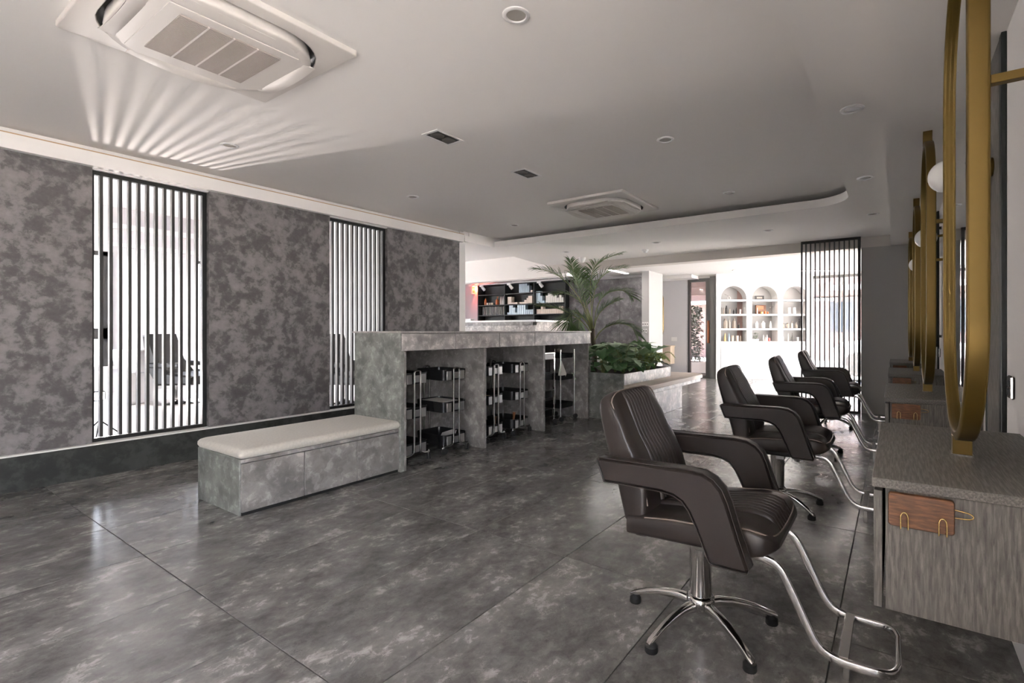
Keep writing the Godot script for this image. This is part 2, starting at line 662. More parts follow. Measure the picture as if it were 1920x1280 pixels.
func build_walls() -> void:
	# left wall: three mottled panels over a dark plinth, two openings between
	var lw := struct_node("wall_left", "mottled grey plaster wall with two slatted openings", "wall")
	for p in [[2.6, -1.22], [-2.03, -3.23], [-4.0, -5.25]]:
		obj("panel", bx(-5.36, -5.24, 0.262, 2.5, p[0], p[1], 0.003), M.mottled_plaster, lw)
	obj("lintel", bx(-5.36, -5.245, 2.43, 2.62, 2.6, -5.25), M.white_paint, lw)
	obj("plinth", bx(-5.36, -5.2, 0, 0.25, 2.6, -5.25), M.dark_plinth, lw)
	obj("ledge", bx(-5.36, -5.195, 0.25, 0.262, 2.6, -5.25, 0.002), M.white_paint, lw)
	obj("upper_wall", bx(-5.36, -5.24, 2.62, 3.45, 2.6, -5.25), M.white_paint, lw)
	var fa := struct_node("trim_1", "white dropped fascia with raw tan top edge along mottled wall", "trim")
	obj("fascia_board", bx(-5.244, -5.18, 2.44, 2.548, 2.6, -5.285), M.ceiling_paint, fa)
	obj("raw_edge", bx(-5.244, -5.178, 2.548, 2.556, 2.6, -5.285), M.tan_edge, fa)
	# right wall with oak pilasters
	var rw := struct_node("wall_right", "white panelled wall behind the styling vanities", "wall")
	obj("wall_board", bx(0.36, 0.5, 0, 2.32, 0.2, -8.3), M.white_paint, rw)
	obj("wall_board", bx(0.36, 0.5, 0, 0.15, 2.6, 0.2), M.white_paint, rw)
	obj("wall_board", bx(0.36, 0.5, 2.25, 2.32, 2.6, 0.2), M.white_paint, rw)
	for k in range(-1, 4):
		var zc := -2.785 - 1.76 * k
		obj("pilaster", bx(0.345, 0.36, 0, 2.31, zc - 0.155, zc + 0.155, 0.002), M.pilaster_oak, rw)
		for s in [-1, 1]:
			obj("black_strip", bx(0.343, 0.36, 0, 2.31, zc + s * 0.155, zc + s * 0.205, 0.002), M.black_trim, rw)
	struct("wall_far", bx(-0.385, 0.5, 0, 2.31, -8.2, -8.36), M.grey_paint, null, "plain grey wall at the end of the vanity row", "wall")
	# wall behind the camera
	var bw := struct_node("wall_back", "white wall behind the viewer", "wall")
	obj("wall_board", bx(-5.36, 0.5, 0, 3.45, 2.6, 2.8), M.white_paint, bw)
	# reception back wall and its side
	var rc := struct_node("wall_reception", "grey wall behind the reception shelves", "wall")
	obj("wall_board", bx(-12.1, -4.75, 0, 3.45, -11.12, -11.3), M.pale_grey_paint, rc)
	obj("wall_return", bx(-12.2, -12.0, 0, 3.45, -8.6, -11.3), M.pale_grey_paint, rc)
	obj("wall_return", bx(-12.2, -12.0, 0, 0.5, -5.25, -8.6), M.pale_grey_paint, rc)
	obj("wall_return", bx(-12.2, -12.0, 2.6, 3.45, -5.25, -8.6), M.pale_grey_paint, rc)
	# pale column with switches, mirror wall
	struct("wall_column", bx(-4.74, -4.565, 0, 2.6, -10.5, -11.3), M.grey_paint, null, "slim pale grey column with white switches beside dark doors", "column")
	struct("wall_mirror", bx(-5.7, -4.27, 0, 2.6, -12.2, -12.35), M.pale_grey_paint, null, "pale grey wall carrying the oval brass mirror", "wall")
	struct("wall_passage", bx(-5.85, -5.7, 0, 2.6, -11.3, -12.35), M.pale_grey_paint, null, "pale grey passage wall beside the oval mirror", "wall")
	var lw2 := struct_node("wall_lobby", "white lobby side wall with added daylight glazing behind the far slat screen", "wall")  # side glazing is assumed, opened here to bring daylight into the lobby
	obj("wall_header", bx(1.6, 1.8, 1.75, 3.45, -8.2, -13.4), M.white_paint, lw2)
	for z in [-8.36, -9.6, -10.85, -12.1, -13.35]:
		obj("mullion", bx(1.66, 1.74, 0, 1.75, z - 0.025, z + 0.025), M.steel_frame, lw2)
	for z in [-8.36, -9.6, -10.85, -12.1]:
		obj("pane", bx(1.697, 1.703, 0.0, 1.75, z - 0.03, z - 1.22), M.clear_pane, lw2)
	struct("wall_lobby_front", bx(0.5, 1.8, 0, 3.45, -8.2, -8.36), M.white_paint, null, "white lobby wall backing onto the vanity wall", "wall")
	struct("wall_right_top", bx(0.36, 0.5, 2.32, 3.45, 2.6, -8.36), M.white_paint, null, "white wall strip over the vanity wall", "wall")
	# washing room behind the left wall
	var wr := struct_node("wall_washroom", "pale grey washroom wall with tall bright window", "wall")
	obj("wall_board", bx(-12.2, -12.0, 0, 3.45, -3.07, -4.45), M.pale_grey_paint, wr)
	obj("wall_sill", bx(-12.2, -12.0, 0, 0.47, 1.6, -3.07), M.white_paint, wr)
	obj("wall_header", bx(-12.2, -12.0, 2.6, 3.45, 1.6, -3.07), M.white_paint, wr)
	obj("wall_header", bx(-12.2, -12.0, 2.6, 3.45, -4.45, -5.25), M.white_paint, wr)
	obj("wall_pier", bx(-12.2, -12.0, 0, 3.45, 1.6, 2.8), M.white_paint, wr)
	obj("wall_sill", bx(-12.2, -12.0, 0, 0.3, -4.45, -5.25), M.white_paint, wr)
	obj("shelf_ledge", bx(-12.0, -11.8, 3.05, 3.12, 2.6, -5.25), M.white_paint, wr)
	obj("shelf_ledge", bx(-12.0, -11.9, 2.72, 2.78, 2.6, -5.25), M.white_paint, wr)
	struct("wall_partition", bx(-12.2, -5.24, 0, 3.45, -5.25, -5.37), M.white_paint, null, "white partition between washroom and reception", "wall")
	var wb := struct_node("wall_washroom_back", "white washroom end wall with wide added window", "wall")  # unseen window opening, added to brighten the washroom
	obj("wall_sill", bx(-12.2, -5.36, 0, 0.4, 2.6, 2.8), M.white_paint, wb)
	obj("wall_header", bx(-12.2, -5.36, 2.5, 3.45, 2.6, 2.8), M.white_paint, wb)
	obj("wall_pier", bx(-12.2, -11.0, 0.4, 2.5, 2.6, 2.8), M.white_paint, wb)
	obj("wall_pier", bx(-7.0, -5.36, 0.4, 2.5, 2.6, 2.8), M.white_paint, wb)
	obj("pane", bx(-11.0, -7.0, 0.4, 2.5, 2.69, 2.7), M.clear_pane, wb)
	struct("floor_washroom", bx(-12.1, -5.3, -0.01, 0.004, 2.7, -5.3), M.pale_floor, null, "pale washroom floor behind the slat screens", "floor")

func build_ceilings() -> void:
	struct("ceiling_roof", bx(-12.3, 1.9, 3.45, 3.6, -14.2, 2.9), M.white_paint, null, "flat roof slab over the salon", "roof")
	struct("ceiling", bx(-5.3, 0.4, 2.6, 2.7, 2.65, -8.3), M.ceiling_paint, null, "smooth pale grey painted tray ceiling", "ceiling")
	# dropped soffit round the tray, one rounded corner
	var poly := [Vector2(-0.37, 2.6)]
	for k in 13:
		var a := PI / 2 * k / 12
		poly.append(Vector2(-0.72 + 0.35 * cos(a), -5.6 - 0.35 * sin(a)))
	poly.append_array([Vector2(-5.18, -5.95), Vector2(-5.18, -5.3), Vector2(-5.24, -5.27), Vector2(-5.72, -7.82), Vector2(-5.72, -8.21), Vector2(-0.03, -8.21), Vector2(-0.03, 2.6)])
	var T := Transform3D(Basis(Vector3(1, 0, 0), Vector3(0, 0, 1), Vector3(0, 1, 0)), Vector3.ZERO)
	var so := S()
	extrude(so, poly, 2.455, 2.54, T)
	struct("ceiling_soffit", so, M.ceiling_paint, null, "white dropped soffit with rounded corner framing the tray ceiling", "ceiling")
	struct("trim_7", bx(-5.36, -5.235, 2.43, 2.75, -5.25, -5.4), M.ceiling_paint, null, "white plaster cap over the end of the mottled wall", "trim")
	struct("trim_8", bx(-5.3, -5.19, 2.54, 2.75, -5.4, -6.3), M.ceiling_paint, null, "white plaster upstand at the tray corner", "trim")
	var inner := S()
	bx(-5.2, -0.03, 2.54, 2.61, -6.25, -8.21, 0, inner)
	bx(-0.1, -0.03, 2.54, 2.61, 2.6, -6.3, 0, inner)
	struct("trim_2", inner, M.ceiling_paint, null, "recessed cove upstand over the soffit", "trim")
	var drop := struct_node("ceiling_vanity", "lower grey ceiling strip above the gold mirrors", "ceiling")
	obj("plaster_box", bx(-0.035, 0.36, 2.31, 2.61, 2.6, -8.21), M.ceiling_paint, drop)
	obj("corner_bead", bx(-0.043, -0.035, 2.31, 2.46, 2.6, -8.21), M.ceiling_paint, drop)
	struct("trim_3", bx(-5.72, 0.36, 2.31, 2.62, -8.2, -8.45), M.warm_beam, null, "broad beige ceiling beam in front of the lobby", "beam")
	# reception
	struct("ceiling_reception", bx(-12.1, -5.2, 2.8, 2.9, -5.3, -8.8), M.ceiling_paint, null, "pale ceiling over the reception aisle", "ceiling")
	struct("trim_4", bx(-12.1, -5.6, 2.29, 2.9, -8.7, -8.95), M.ceiling_paint, null, "white ceiling beam in front of the reception shelves", "beam")
	struct("ceiling_counter", bx(-12.1, -5.0, 2.58, 2.68, -8.9, -11.2), M.ceiling_paint, null, "pale ceiling over the reception counter", "ceiling")
	var dg := S()
	for e in [[Vector3(-5.24, 0, -5.27), Vector3(-5.72, 0, -7.82)], [Vector3(-5.72, 0, -7.82), Vector3(-5.72, 0, -8.8)]]:
		var a: Vector3 = e[0]
		var b: Vector3 = e[1]
		quad(dg, a + Vector3(0.01, 2.5, 0), b + Vector3(0.01, 2.5, 0), b + Vector3(0.01, 2.85, 0), a + Vector3(0.01, 2.85, 0))
		quad(dg, a + Vector3(0.06, 2.5, 0), b + Vector3(0.06, 2.5, 0), b + Vector3(0.06, 2.85, 0), a + Vector3(0.06, 2.85, 0))
	struct("trim_5", dg, M.ceiling_paint, null, "upstand at the slanted edge of the soffit", "trim")
	# lobby
	struct("ceiling_lobby", bx(-5.8, 1.7, 2.5, 2.6, -8.44, -13.5), M.white_paint, null, "bright white lobby ceiling", "ceiling")
	lobby_lamp("bright linear ceiling lamp over the passage beside the palm", Vector3(-5.15, 2.5, -9.5), 0.0, 2.2, 0.5)
	lobby_lamp("bright linear ceiling lamp washing the arched niche wall", Vector3(-2.05, 2.5, -12.0), deg_to_rad(34.17 + 90.0), 2.2, 0.5)
	struct("trim_6", bx(-5.7, -4.0, 2.42, 2.5, -11.7, -12.3), M.white_paint, null, "small white bulkhead over the oval mirror wall", "trim")

func lobby_lamp(label: String, at: Vector3, turn: float, length: float, power: float) -> void:
	var t := thing("linear_ceiling_lamp", label, "lamp", at, turn)
	obj("lamp_housing", bx(-0.05, 0.05, -0.02, 0.0, -length / 2, length / 2, 0.002), M.plastic_white, t)
	obj("lamp_glow", bx(-0.04, 0.04, -0.024, -0.02, -length / 2 + 0.02, length / 2 - 0.02), M.white_lamp_glow, t)
	var l := AreaLight3D.new()
	l.name = "linear_lamp_light"
	l.area_size = Vector2(0.08, length)
	l.position = Vector3(0, -0.03, 0)
	l.rotation = Vector3(-PI / 2, 0, 0)
	l.light_energy = power
	l.light_color = Color(1.0, 0.985, 0.97)
	l.area_range = 25.0
	l.shadow_enabled = true
	t.add_child(l)

func build_arches() -> void:
	# wall with three arched niches, turned away from the other walls
	var u := Vector3(0.8274, 0, -0.5617)
	var nrm := Vector3(0.5617, 0, 0.8274)
	var aw := struct_node("wall_arches", "white wall with three lit arched display niches", "wall", Vector3(-3.51, 0, -12.02), 0)
	aw.transform = Transform3D(Basis(u, Vector3.UP, nrm), Vector3(-3.51, 0, -12.02))
	var arcs := [0.108, 0.851, 1.588]
	var W := 0.616
	var r := W / 2
	var cuts := [0.0]
	for s in arcs:
		cuts.append(s)
		cuts.append(s + W)
	cuts.append(2.30)
	for k in range(0, cuts.size(), 2):
		obj("pier", bx(cuts[k], cuts[k + 1], 0.896, 1.909, -0.36, 0), M.white_paint, aw)
	obj("base", bx(0, 2.30, 0, 0.896, -0.36, -0.005), M.white_paint, aw)
	obj("back_panel", bx(0, 2.30, 0.85, 2.6, -0.40, -0.34), M.grey_paint, aw)
	var st := S()
	for a in 3:
		var x0: float = arcs[a]
		var left: float = 0.0 if a == 0 else (arcs[a - 1] + W + x0) / 2
		var right: float = 2.30 if a == 2 else (x0 + W + arcs[a + 1]) / 2
		var poly := [Vector2(right, 1.909), Vector2(right, 2.6), Vector2(left, 2.6), Vector2(left, 1.909)]
		for k in 25:
			var t := PI - PI * k / 24
			poly.append(Vector2(x0 + r + r * cos(t), 1.909 + r * sin(t)))
		extrude(st, poly, -0.36, 0.0)
	obj("arch_head", st, M.white_paint, aw)
	for x0 in arcs:
		for y in [1.895, 1.55, 1.207]:
			obj("niche_shelf", bx(x0, x0 + W, y - 0.04, y, -0.35, -0.02, 0.002), M.white_lacquer, aw)
		obj("cabinet_door", bx(x0 + 0.004, x0 + W - 0.004, 0.02, 0.86, -0.01, 0.008, 0.003), M.white_lacquer, aw)

func build_glazing() -> void:
	# narrow glass door beside the arches
	var d := struct_node("door_1", "narrow glass door in grey frame with copper handle", "door", Vector3(-4.27, 0, -12.22))
	obj("door_jamb", bx(0.60, 0.76, 0, 2.46, -0.14, 0.17), M.steel_frame, d)
	obj("door_jamb", bx(-0.03, 0.05, 0, 2.46, -0.1, 0.02), M.window_frame, d)
	obj("door_head", bx(-0.03, 0.76, 2.44, 2.6, -0.14, 0.02), M.white_paint, d)
	obj("door_rail", bx(0.05, 0.60, 2.36, 2.44, -0.08, -0.02), M.steel_frame, d)
	obj("door_rail", bx(0.05, 0.60, 0.0, 0.06, -0.08, -0.02), M.steel_frame, d)
	var leaf := obj("door_stile", bx(0.44, 0.60, 0.06, 2.36, -0.08, -0.02), M.steel_frame, d)
	obj("door_handle", bx(0.49, 0.54, 0.85, 1.4, -0.02, 0.03, 0.006), M.copper_handle, leaf)
	obj("pane", bx(0.05, 0.44, 0.06, 2.36, -0.056, -0.05), M.clear_pane, d)
	# entrance glazing behind the far slat screen
	var g := struct_node("window_1", "grey framed glass entrance facing the street", "glazing", Vector3(-1.63, 0, -13.32))
	for x in [0.0, 0.55, 0.64, 1.45, 2.3, 3.19]:
		obj("mullion", bx(x, x + 0.05, 0, 2.42, -0.05, 0.05, 0.003), M.steel_frame, g)
	obj("transom", bx(0, 3.24, 2.38, 2.45, -0.05, 0.05), M.steel_frame, g)
	obj("transom", bx(0, 3.24, 1.92, 1.96, -0.04, 0.04), M.steel_frame, g)
	obj("threshold", bx(0, 3.24, 0, 0.04, -0.05, 0.05), M.steel_frame, g)
	obj("head_wall", bx(-0.1, 3.4, 2.45, 3.45, -0.1, 0.1), M.white_paint, g)
	var xs := [0.05, 0.55, 0.69, 1.45, 1.5, 2.3, 2.35, 3.19]
	for k in range(0, 8, 2):
		obj("pane", bx(xs[k], xs[k + 1], 1.96, 2.38, -0.004, 0.004), M.clear_pane, g)
		obj("pane", bx(xs[k], xs[k + 1], 0.04, 1.92, -0.004, 0.004), M.clear_pane, g)
	struct("wall_street", bx(-1.75, -1.6, 0, 3.45, -13.2, -13.4), M.white_paint, null, "white street wall pier beside the glass entrance", "wall")
	struct("wall_side_door", bx(-4.5, -3.2, 2.5, 3.45, -12.2, -12.6), M.white_paint, null, "white wall over the narrow glass door", "wall")
	# washroom window
	var w := struct_node("window_2", "tall dark framed washroom window glowing with daylight", "window", Vector3(-12.02, 0, 0))
	for z in [-3.07, -2.55, -1.6, -0.6, 0.4, 1.55]:
		obj("mullion", bx(-0.06, 0.06, 0.47, 2.6, z, z + (0.16 if z < -3.0 else 0.06), 0.003), M.window_frame, w)
	obj("transom", bx(-0.06, 0.06, 1.0, 1.2, -3.07, 1.6), M.window_frame, w)
	obj("head_rail", bx(-0.06, 0.06, 2.52, 2.6, -3.07, 1.6), M.window_frame, w)
	obj("window_sill", bx(-0.06, 0.14, 0.45, 0.5, -3.2, 1.6), M.white_paint, w)
	obj("pane", bx(-0.01, -0.004, 0.5, 1.0, -3.0, 1.58), M.clear_pane, w)
	obj("pane", bx(-0.01, -0.004, 1.2, 2.52, -3.0, 1.58), M.clear_pane, w)
	var w3 := struct_node("window_3", "bare side window of the washroom", "window", Vector3(-12.02, 0, 0))
	obj("frame", bx(-0.05, 0.05, 0.3, 0.36, -4.45, -5.25), M.window_frame, w3)
	obj("frame", bx(-0.05, 0.05, 2.54, 2.6, -4.45, -5.25), M.window_frame, w3)
	obj("pane", bx(-0.01, -0.004, 0.36, 2.54, -4.45, -5.25), M.clear_pane, w3)
	var w5 := struct_node("window_5", "wide unseen side window added to light the reception aisle", "window", Vector3(-12.02, 0, 0))  # no window known here; put in for daylight over the reception
	for z in [-5.42, -6.5, -7.55, -8.6]:
		obj("mullion", bx(-0.05, 0.05, 0.5, 2.6, z, z + 0.05), M.window_frame, w5)
	obj("pane", bx(-0.01, -0.004, 0.5, 2.6, -5.4, -8.6), M.clear_pane, w5)
	var w4 := struct_node("window_4", "tall added shop window in the vanity wall behind the viewer", "window", Vector3(0.43, 0, 0))  # assumed window out of view, lights the bench front and left wall
	for z in [0.2, 0.97, 1.75, 2.55]:
		obj("mullion", bx(-0.04, 0.04, 0.15, 2.25, z, z + 0.05), M.window_frame, w4)
	obj("pane", bx(-0.004, 0.004, 0.15, 2.25, 0.2, 2.6), M.clear_pane, w4)

func build_outside() -> void:
	var aw := thing("added_shade_awning", "flat awning added to cut the light at the glazed lobby side", "awning", Vector3(1.81, 1.85, -10.8))  # unseen awning, put in to keep sun and sky off the lobby
	obj("sheet", bx(0, 1.3, 0, 0.06, -2.7, 2.7), M.white_paint, aw)
	for z in [-2.5, 0.0, 2.5]:
		obj("bracket", bx(0, 1.2, -0.06, 0.0, z - 0.02, z + 0.02), M.steel_frame, aw)
	struct("ground_street", bx(-40, 40, -0.3, -0.13, -50, 40), M.asphalt, null, "pale street pavement outside", "ground")
	# planted strip and neighbouring house seen through the narrow door
	var hs := thing("neighbour_house", "pinkish rendered house with eaves seen through the narrow glass door", "house", Vector3(-8.5, -0.13, -24))
	obj("wall", bx(-3.5, 6.2, 0, 6.0, -0.6, 0), M.pink_render, hs)
	obj("eave", bx(-3.7, 6.4, 3.3, 3.5, 0, 0.9), M.pink_render, hs)
	obj("ledge", bx(-3.7, 6.4, 2.55, 2.7, 0, 0.35), M.white_paint, hs)
	var hs2 := thing("brick_house", "brownish house across the street behind the glass entrance", "house", Vector3(0.5, -0.13, -30))
	obj("wall", bx(-4.5, 9, 0, 7.0, -0.6, 0), M.pink_render, hs2)
	for k in 4:
		obj("window", bx(-3.6 + k * 2.6, -2.2 + k * 2.6, 1.2, 2.8, 0, 0.06), M.car_glass, hs2)
	obj("ledge", bx(-4.7, 9.2, 3.4, 3.65, 0, 0.5), M.white_paint, hs2)
	var cp := thing("passage_canopy", "pinkish canopy with added shading wall over the planted passage outside the narrow door", "canopy", Vector3(-6.2, -0.13, -14.9))
	obj("roof_slab", bx(-6.0, 3.2, 2.75, 2.9, -5.2, 2.25), M.canopy_pink, cp)  # slab carried far past its visible underside to darken the hedge
	obj("roof_beam", bx(-3.4, 3.2, 2.45, 2.75, -1.6, -1.4), M.canopy_pink, cp)
	obj("roof_beam", bx(-3.4, 3.2, 2.55, 2.75, 0.3, 0.45), M.canopy_pink, cp)
	obj("side_wall", bx(3.0, 3.2, 0, 2.75, -5.2, 2.25), M.canopy_pink, cp)  # added wall, blocks sun and sky from the hedge
	var hd := thing("hedge", "leafy green hedge outside the narrow glass door", "hedge", Vector3(-5.6, -0.13, -15.6))
	obj("kerb", bx(-2.2, 2.0, 0, 0.32, 0.15, 0.5), M.pale_floor, hd)
	obj("earth", bx(-2.2, 2.0, 0, 0.3, -0.5, 0.15), M.soil, hd)
	var lv := S()
	for k in 7500:
		var p := Vector3(rng.randf_range(-2.2, 0.5), 0.3 + pow(rng.randf(), 0.8) * 1.75, rng.randf_range(-0.5, 0.3))
		leaf(lv, p, Vector3(rng.randf_range(-1, 1), rng.randf_range(-0.7, 0.5), rng.randf_range(-0.2, 1)).normalized(), rng.randf_range(0.1, 0.18), 0.045)
	var lo := obj("foliage", lv, M.hedge_leaf, hd)
	lo.set_meta("kind", "stuff")
	# car outside the entrance
	var c := thing("car", "white car parked outside the glass entrance", "car", Vector3(0.35, -0.13, -17.2))
	var body := [Vector2(-1.75, 0.3), Vector2(-1.85, 0.55), Vector2(-1.82, 0.78), Vector2(-1.6, 0.95), Vector2(-0.75, 1.05), Vector2(0.9, 1.08), Vector2(1.9, 1.05), Vector2(2.2, 0.85), Vector2(2.25, 0.45), Vector2(2.1, 0.28)]
	var cs := S()
	extrude(cs, body, -0.85, 0.85, Transform3D(), 0.08)
	obj("body", cs, M.car_paint, c)
	var cb := S()
	extrude(cb, [Vector2(-0.95, 1.02), Vector2(-0.2, 1.58), Vector2(0.4, 1.68), Vector2(1.3, 1.6), Vector2(2.0, 1.02)], -0.74, 0.74, Transform3D(), 0.1)
	obj("cabin", cb, M.car_paint, c)
	var cw := S()
	extrude(cw, [Vector2(-0.7, 1.1), Vector2(-0.12, 1.5), Vector2(0.5, 1.58), Vector2(0.5, 1.1)], -0.76, 0.76, Transform3D(), 0.02)
	extrude(cw, [Vector2(0.58, 1.1), Vector2(0.58, 1.58), Vector2(1.25, 1.5), Vector2(1.7, 1.1)], -0.76, 0.76, Transform3D(), 0.02)
	obj("side_window", cw, M.car_glass, c)
	for x in [-1.2, 1.45]:
		for s in [-1, 1]:
			var wh := S()
			lathe(wh, [Vector2(0, -0.1), Vector2(0.2, -0.1), Vector2(0.33, -0.09), Vector2(0.35, 0), Vector2(0.33, 0.09), Vector2(0.2, 0.1), Vector2(0, 0.1)], 20, Transform3D(Basis(Vector3.RIGHT, PI / 2), Vector3(x, 0.35, s * 0.78)))
			obj("wheel", wh, M.rubber, c)
	obj("headlamp", bx(-1.84, -1.6, 0.66, 0.8, 0.5, 0.84, 0.03), M.chrome, c)

func leaf(st: SurfaceTool, p: Vector3, dir: Vector3, l: float, w: float) -> void:
	var s := dir.cross(Vector3.UP)
	if s.length() < 0.05:
		s = Vector3.RIGHT
	s = s.normalized()
	var up := s.cross(dir).normalized()
	var m := p + dir * l * 0.45
	var e := p + dir * l - up * l * 0.15
	var n1 := (m + s * w - p).cross(e - p).normalized()
	tri(st, p, m + s * w - up * w * 0.3, e, n1)
	tri(st, p, m - s * w - up * w * 0.3, e, (e - p).cross(m - s * w - p).normalized())

func slat_screen(label: String, origin: Vector3, turn: float, width: float, height: float, count: int, bars: float, depth: float) -> void:
	var t := thing("slat_screen", label, "slat screen", origin, turn, "")
	obj("top_rail", bx(0, width, height - 0.035, height, -depth, 0), M.black_metal, t)
	obj("bottom_rail", bx(0, width, 0, 0.03, -depth, 0), M.black_metal, t)
	obj("end_post", bx(width - 0.035, width, 0.03, height - 0.035, -depth, 0), M.black_metal, t)
	obj("end_post", bx(-0.0, 0.02, 0.03, height - 0.035, -depth, 0), M.black_metal, t)
	var ms := S()
	box(ms, Vector3(0, height / 2, -depth / 2), Vector3(bars, height - 0.066, depth), 0.0015)
	var mesh := ms.commit()
	for k in count:
		var s := inst("slat", mesh, M.slat_paint, t)
		s.position.x = (width - 0.02) * (k + 1) / (count + 1) + 0.004

func build_screens() -> void:
	slat_screen("dark slat screen in the wider opening, beside the long mottled wall", Vector3(-5.285, 0.262, -1.22), PI / 2, 0.81, 2.17, 12, 0.021, 0.045)
	slat_screen("dark slat screen in the opening behind the storage island", Vector3(-5.285, 0.262, -3.23), PI / 2, 0.77, 2.17, 11, 0.021, 0.045)
	slat_screen("floor to ceiling dark slat screen beside the grey end wall", Vector3(-1.136, 0.0, -8.11), 0, 0.75, 2.455, 11, 0.016, 0.04)

# ---------------------------------------------------------------- island, bench, planter
func build_island() -> void:
	var t := thing("storage_island", "tall cement grey storage island with open bays for trolleys", "island", Vector3(-3.316, 0, -2.66))
	# local: x 0 front face, -x back; z runs 0 .. -3.06
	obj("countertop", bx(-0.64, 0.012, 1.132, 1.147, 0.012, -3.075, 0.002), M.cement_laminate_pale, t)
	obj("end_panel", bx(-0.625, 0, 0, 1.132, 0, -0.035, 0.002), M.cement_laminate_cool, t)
	for z in [-1.0, -2.0, -3.0]:
		obj("divider", bx(-0.6, -0.004, 0, 0.98, z, z - 0.035, 0.002), M.cement_laminate, t)
	obj("divider", bx(-0.03, -0.004, 0, 0.98, -0.035, -0.06, 0.002), M.cement_laminate, t)
	obj("back_panel", bx(-0.625, -0.6, 0, 1.132, -0.035, -3.06), M.cement_laminate, t)
	obj("drawer_box", bx(-0.6, -0.028, 1.0, 1.12, -0.04, -3.03), M.black_metal, t)
	obj("bay_ceiling", bx(-0.6, -0.025, 0.985, 1.0, -0.035, -3.04), M.cement_laminate, t)
	obj("end_block", bx(-0.6, -0.02, 1.0, 1.13, -3.035, -3.06), M.cement_laminate, t)
	var zs := [-0.004, -0.615, -1.225, -1.83, -3.065]
	for k in 4:
		obj("drawer_front", bx(-0.02, 0.003, 0.985, 1.128, zs[k] - 0.004, zs[k + 1] + 0.004, 0.002), M.cement_laminate_pale, t)

func build_bench() -> void:
	var t := thing("storage_bench", "low cement grey bench with three doors under a beige pad", "bench", Vector3(-3.34, 0, -1.468))
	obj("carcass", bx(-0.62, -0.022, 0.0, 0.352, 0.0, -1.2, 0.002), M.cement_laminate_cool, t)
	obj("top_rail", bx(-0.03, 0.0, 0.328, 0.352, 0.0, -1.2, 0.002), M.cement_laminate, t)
	obj("toe_kick", bx(-0.03, -0.012, 0.0, 0.02, -0.01, -1.2), M.black_metal, t)
	var zs := [-0.004, -0.405, -0.81, -1.198]
	for k in 3:
		obj("door", bx(-0.022, 0.0, 0.022, 0.323, zs[k] - 0.003, zs[k + 1] + 0.003, 0.002), M.cement_laminate, t)
	# soft pad with rounded edges and a slightly crowned top
	var st := S()
	var secs := []
	for e in [[0.353, 0.012], [0.358, 0.0], [0.375, -0.008], [0.395, -0.007], [0.408, 0.003], [0.414, 0.018], [0.417, 0.06], [0.419, 0.14]]:
		var row := []
		var rr := round_rect(0.625 - 2 * e[1], 1.205 - 2 * e[1], 0.03, 5)
		for p in rr:
			row.append(Vector3(-0.31 + p.x, e[0] + 0.002 * sin(p.y * 17.0) * clampf((e[0] - 0.36) * 20, 0, 1), -0.602 + p.y))
		secs.append(row)
	loft(st, secs)
	var pad := obj("seat_pad", st, M.bench_fabric, t)
	pad.set_meta("label", "beige woven seat pad")

func build_planter() -> void:
	var t := thing("planter_box", "long cement planter full of green foliage behind the island", "planter", Vector3(-3.95, 0, -5.77))
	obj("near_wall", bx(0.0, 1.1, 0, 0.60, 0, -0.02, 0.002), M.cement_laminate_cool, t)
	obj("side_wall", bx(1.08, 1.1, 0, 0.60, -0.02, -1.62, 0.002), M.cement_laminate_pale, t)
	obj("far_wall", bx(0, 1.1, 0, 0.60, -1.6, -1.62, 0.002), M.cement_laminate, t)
	obj("back_wall", bx(0, 0.02, 0, 0.74, -0.02, -1.6, 0.002), M.cement_laminate, t)
	obj("raised_corner", bx(0.52, 0.6, 0.6, 0.735, -0.0, -0.02, 0.002), M.cement_laminate, t)
	obj("soil", bx(0.02, 1.08, 0.4, 0.56, -0.02, -1.6), M.soil, t)
	var b := thing("stone_bench", "pale stone bench slab running along the planter", "bench", Vector3(-2.85, 0, -5.77))
	var st := S()
	extrude(st, [Vector2(-0.004, 0), Vector2(0.29, 0.0), Vector2(0.31, 0.02), Vector2(0.31, 2.18), Vector2(0.25, 2.32), Vector2(0.12, 2.38), Vector2(-0.3, 2.38), Vector2(-0.3, 1.64), Vector2(-0.004, 1.64)], 0.40, 0.455, Transform3D(Basis(Vector3(1, 0, 0), Vector3(0, 0, -1), Vector3(0, 1, 0)), Vector3.ZERO), 0.006)
	obj("slab", st, M.stone_bench, b)
	obj("support_block", bx(0.002, 0.2, 0, 0.40, -0.05, -1.55, 0.003), M.cement_laminate_pale, b)
	obj("apron", bx(0.002, 0.29, 0.345, 0.40, -0.02, -2.15, 0.003), M.cement_laminate_pale, b)

# ---------------------------------------------------------------- styling chairs
const BACK_FRONT := [[0.40, -0.12], [0.48, -0.115], [0.54, -0.125], [0.60, -0.145], [0.66, -0.168], [0.74, -0.215], [0.80, -0.243], [0.86, -0.268], [0.90, -0.285]]
const BACK_REAR := [[0.38, -0.19], [0.42, -0.228], [0.48, -0.248], [0.56, -0.27], [0.66, -0.308], [0.76, -0.336], [0.84, -0.353], [0.88, -0.348], [0.905, -0.325]]
const SEAT_TOP := [[-0.18, 0.47], [-0.10, 0.487], [0.0, 0.494], [0.10, 0.502], [0.20, 0.516], [0.26, 0.512], [0.30, 0.49], [0.32, 0.455]]

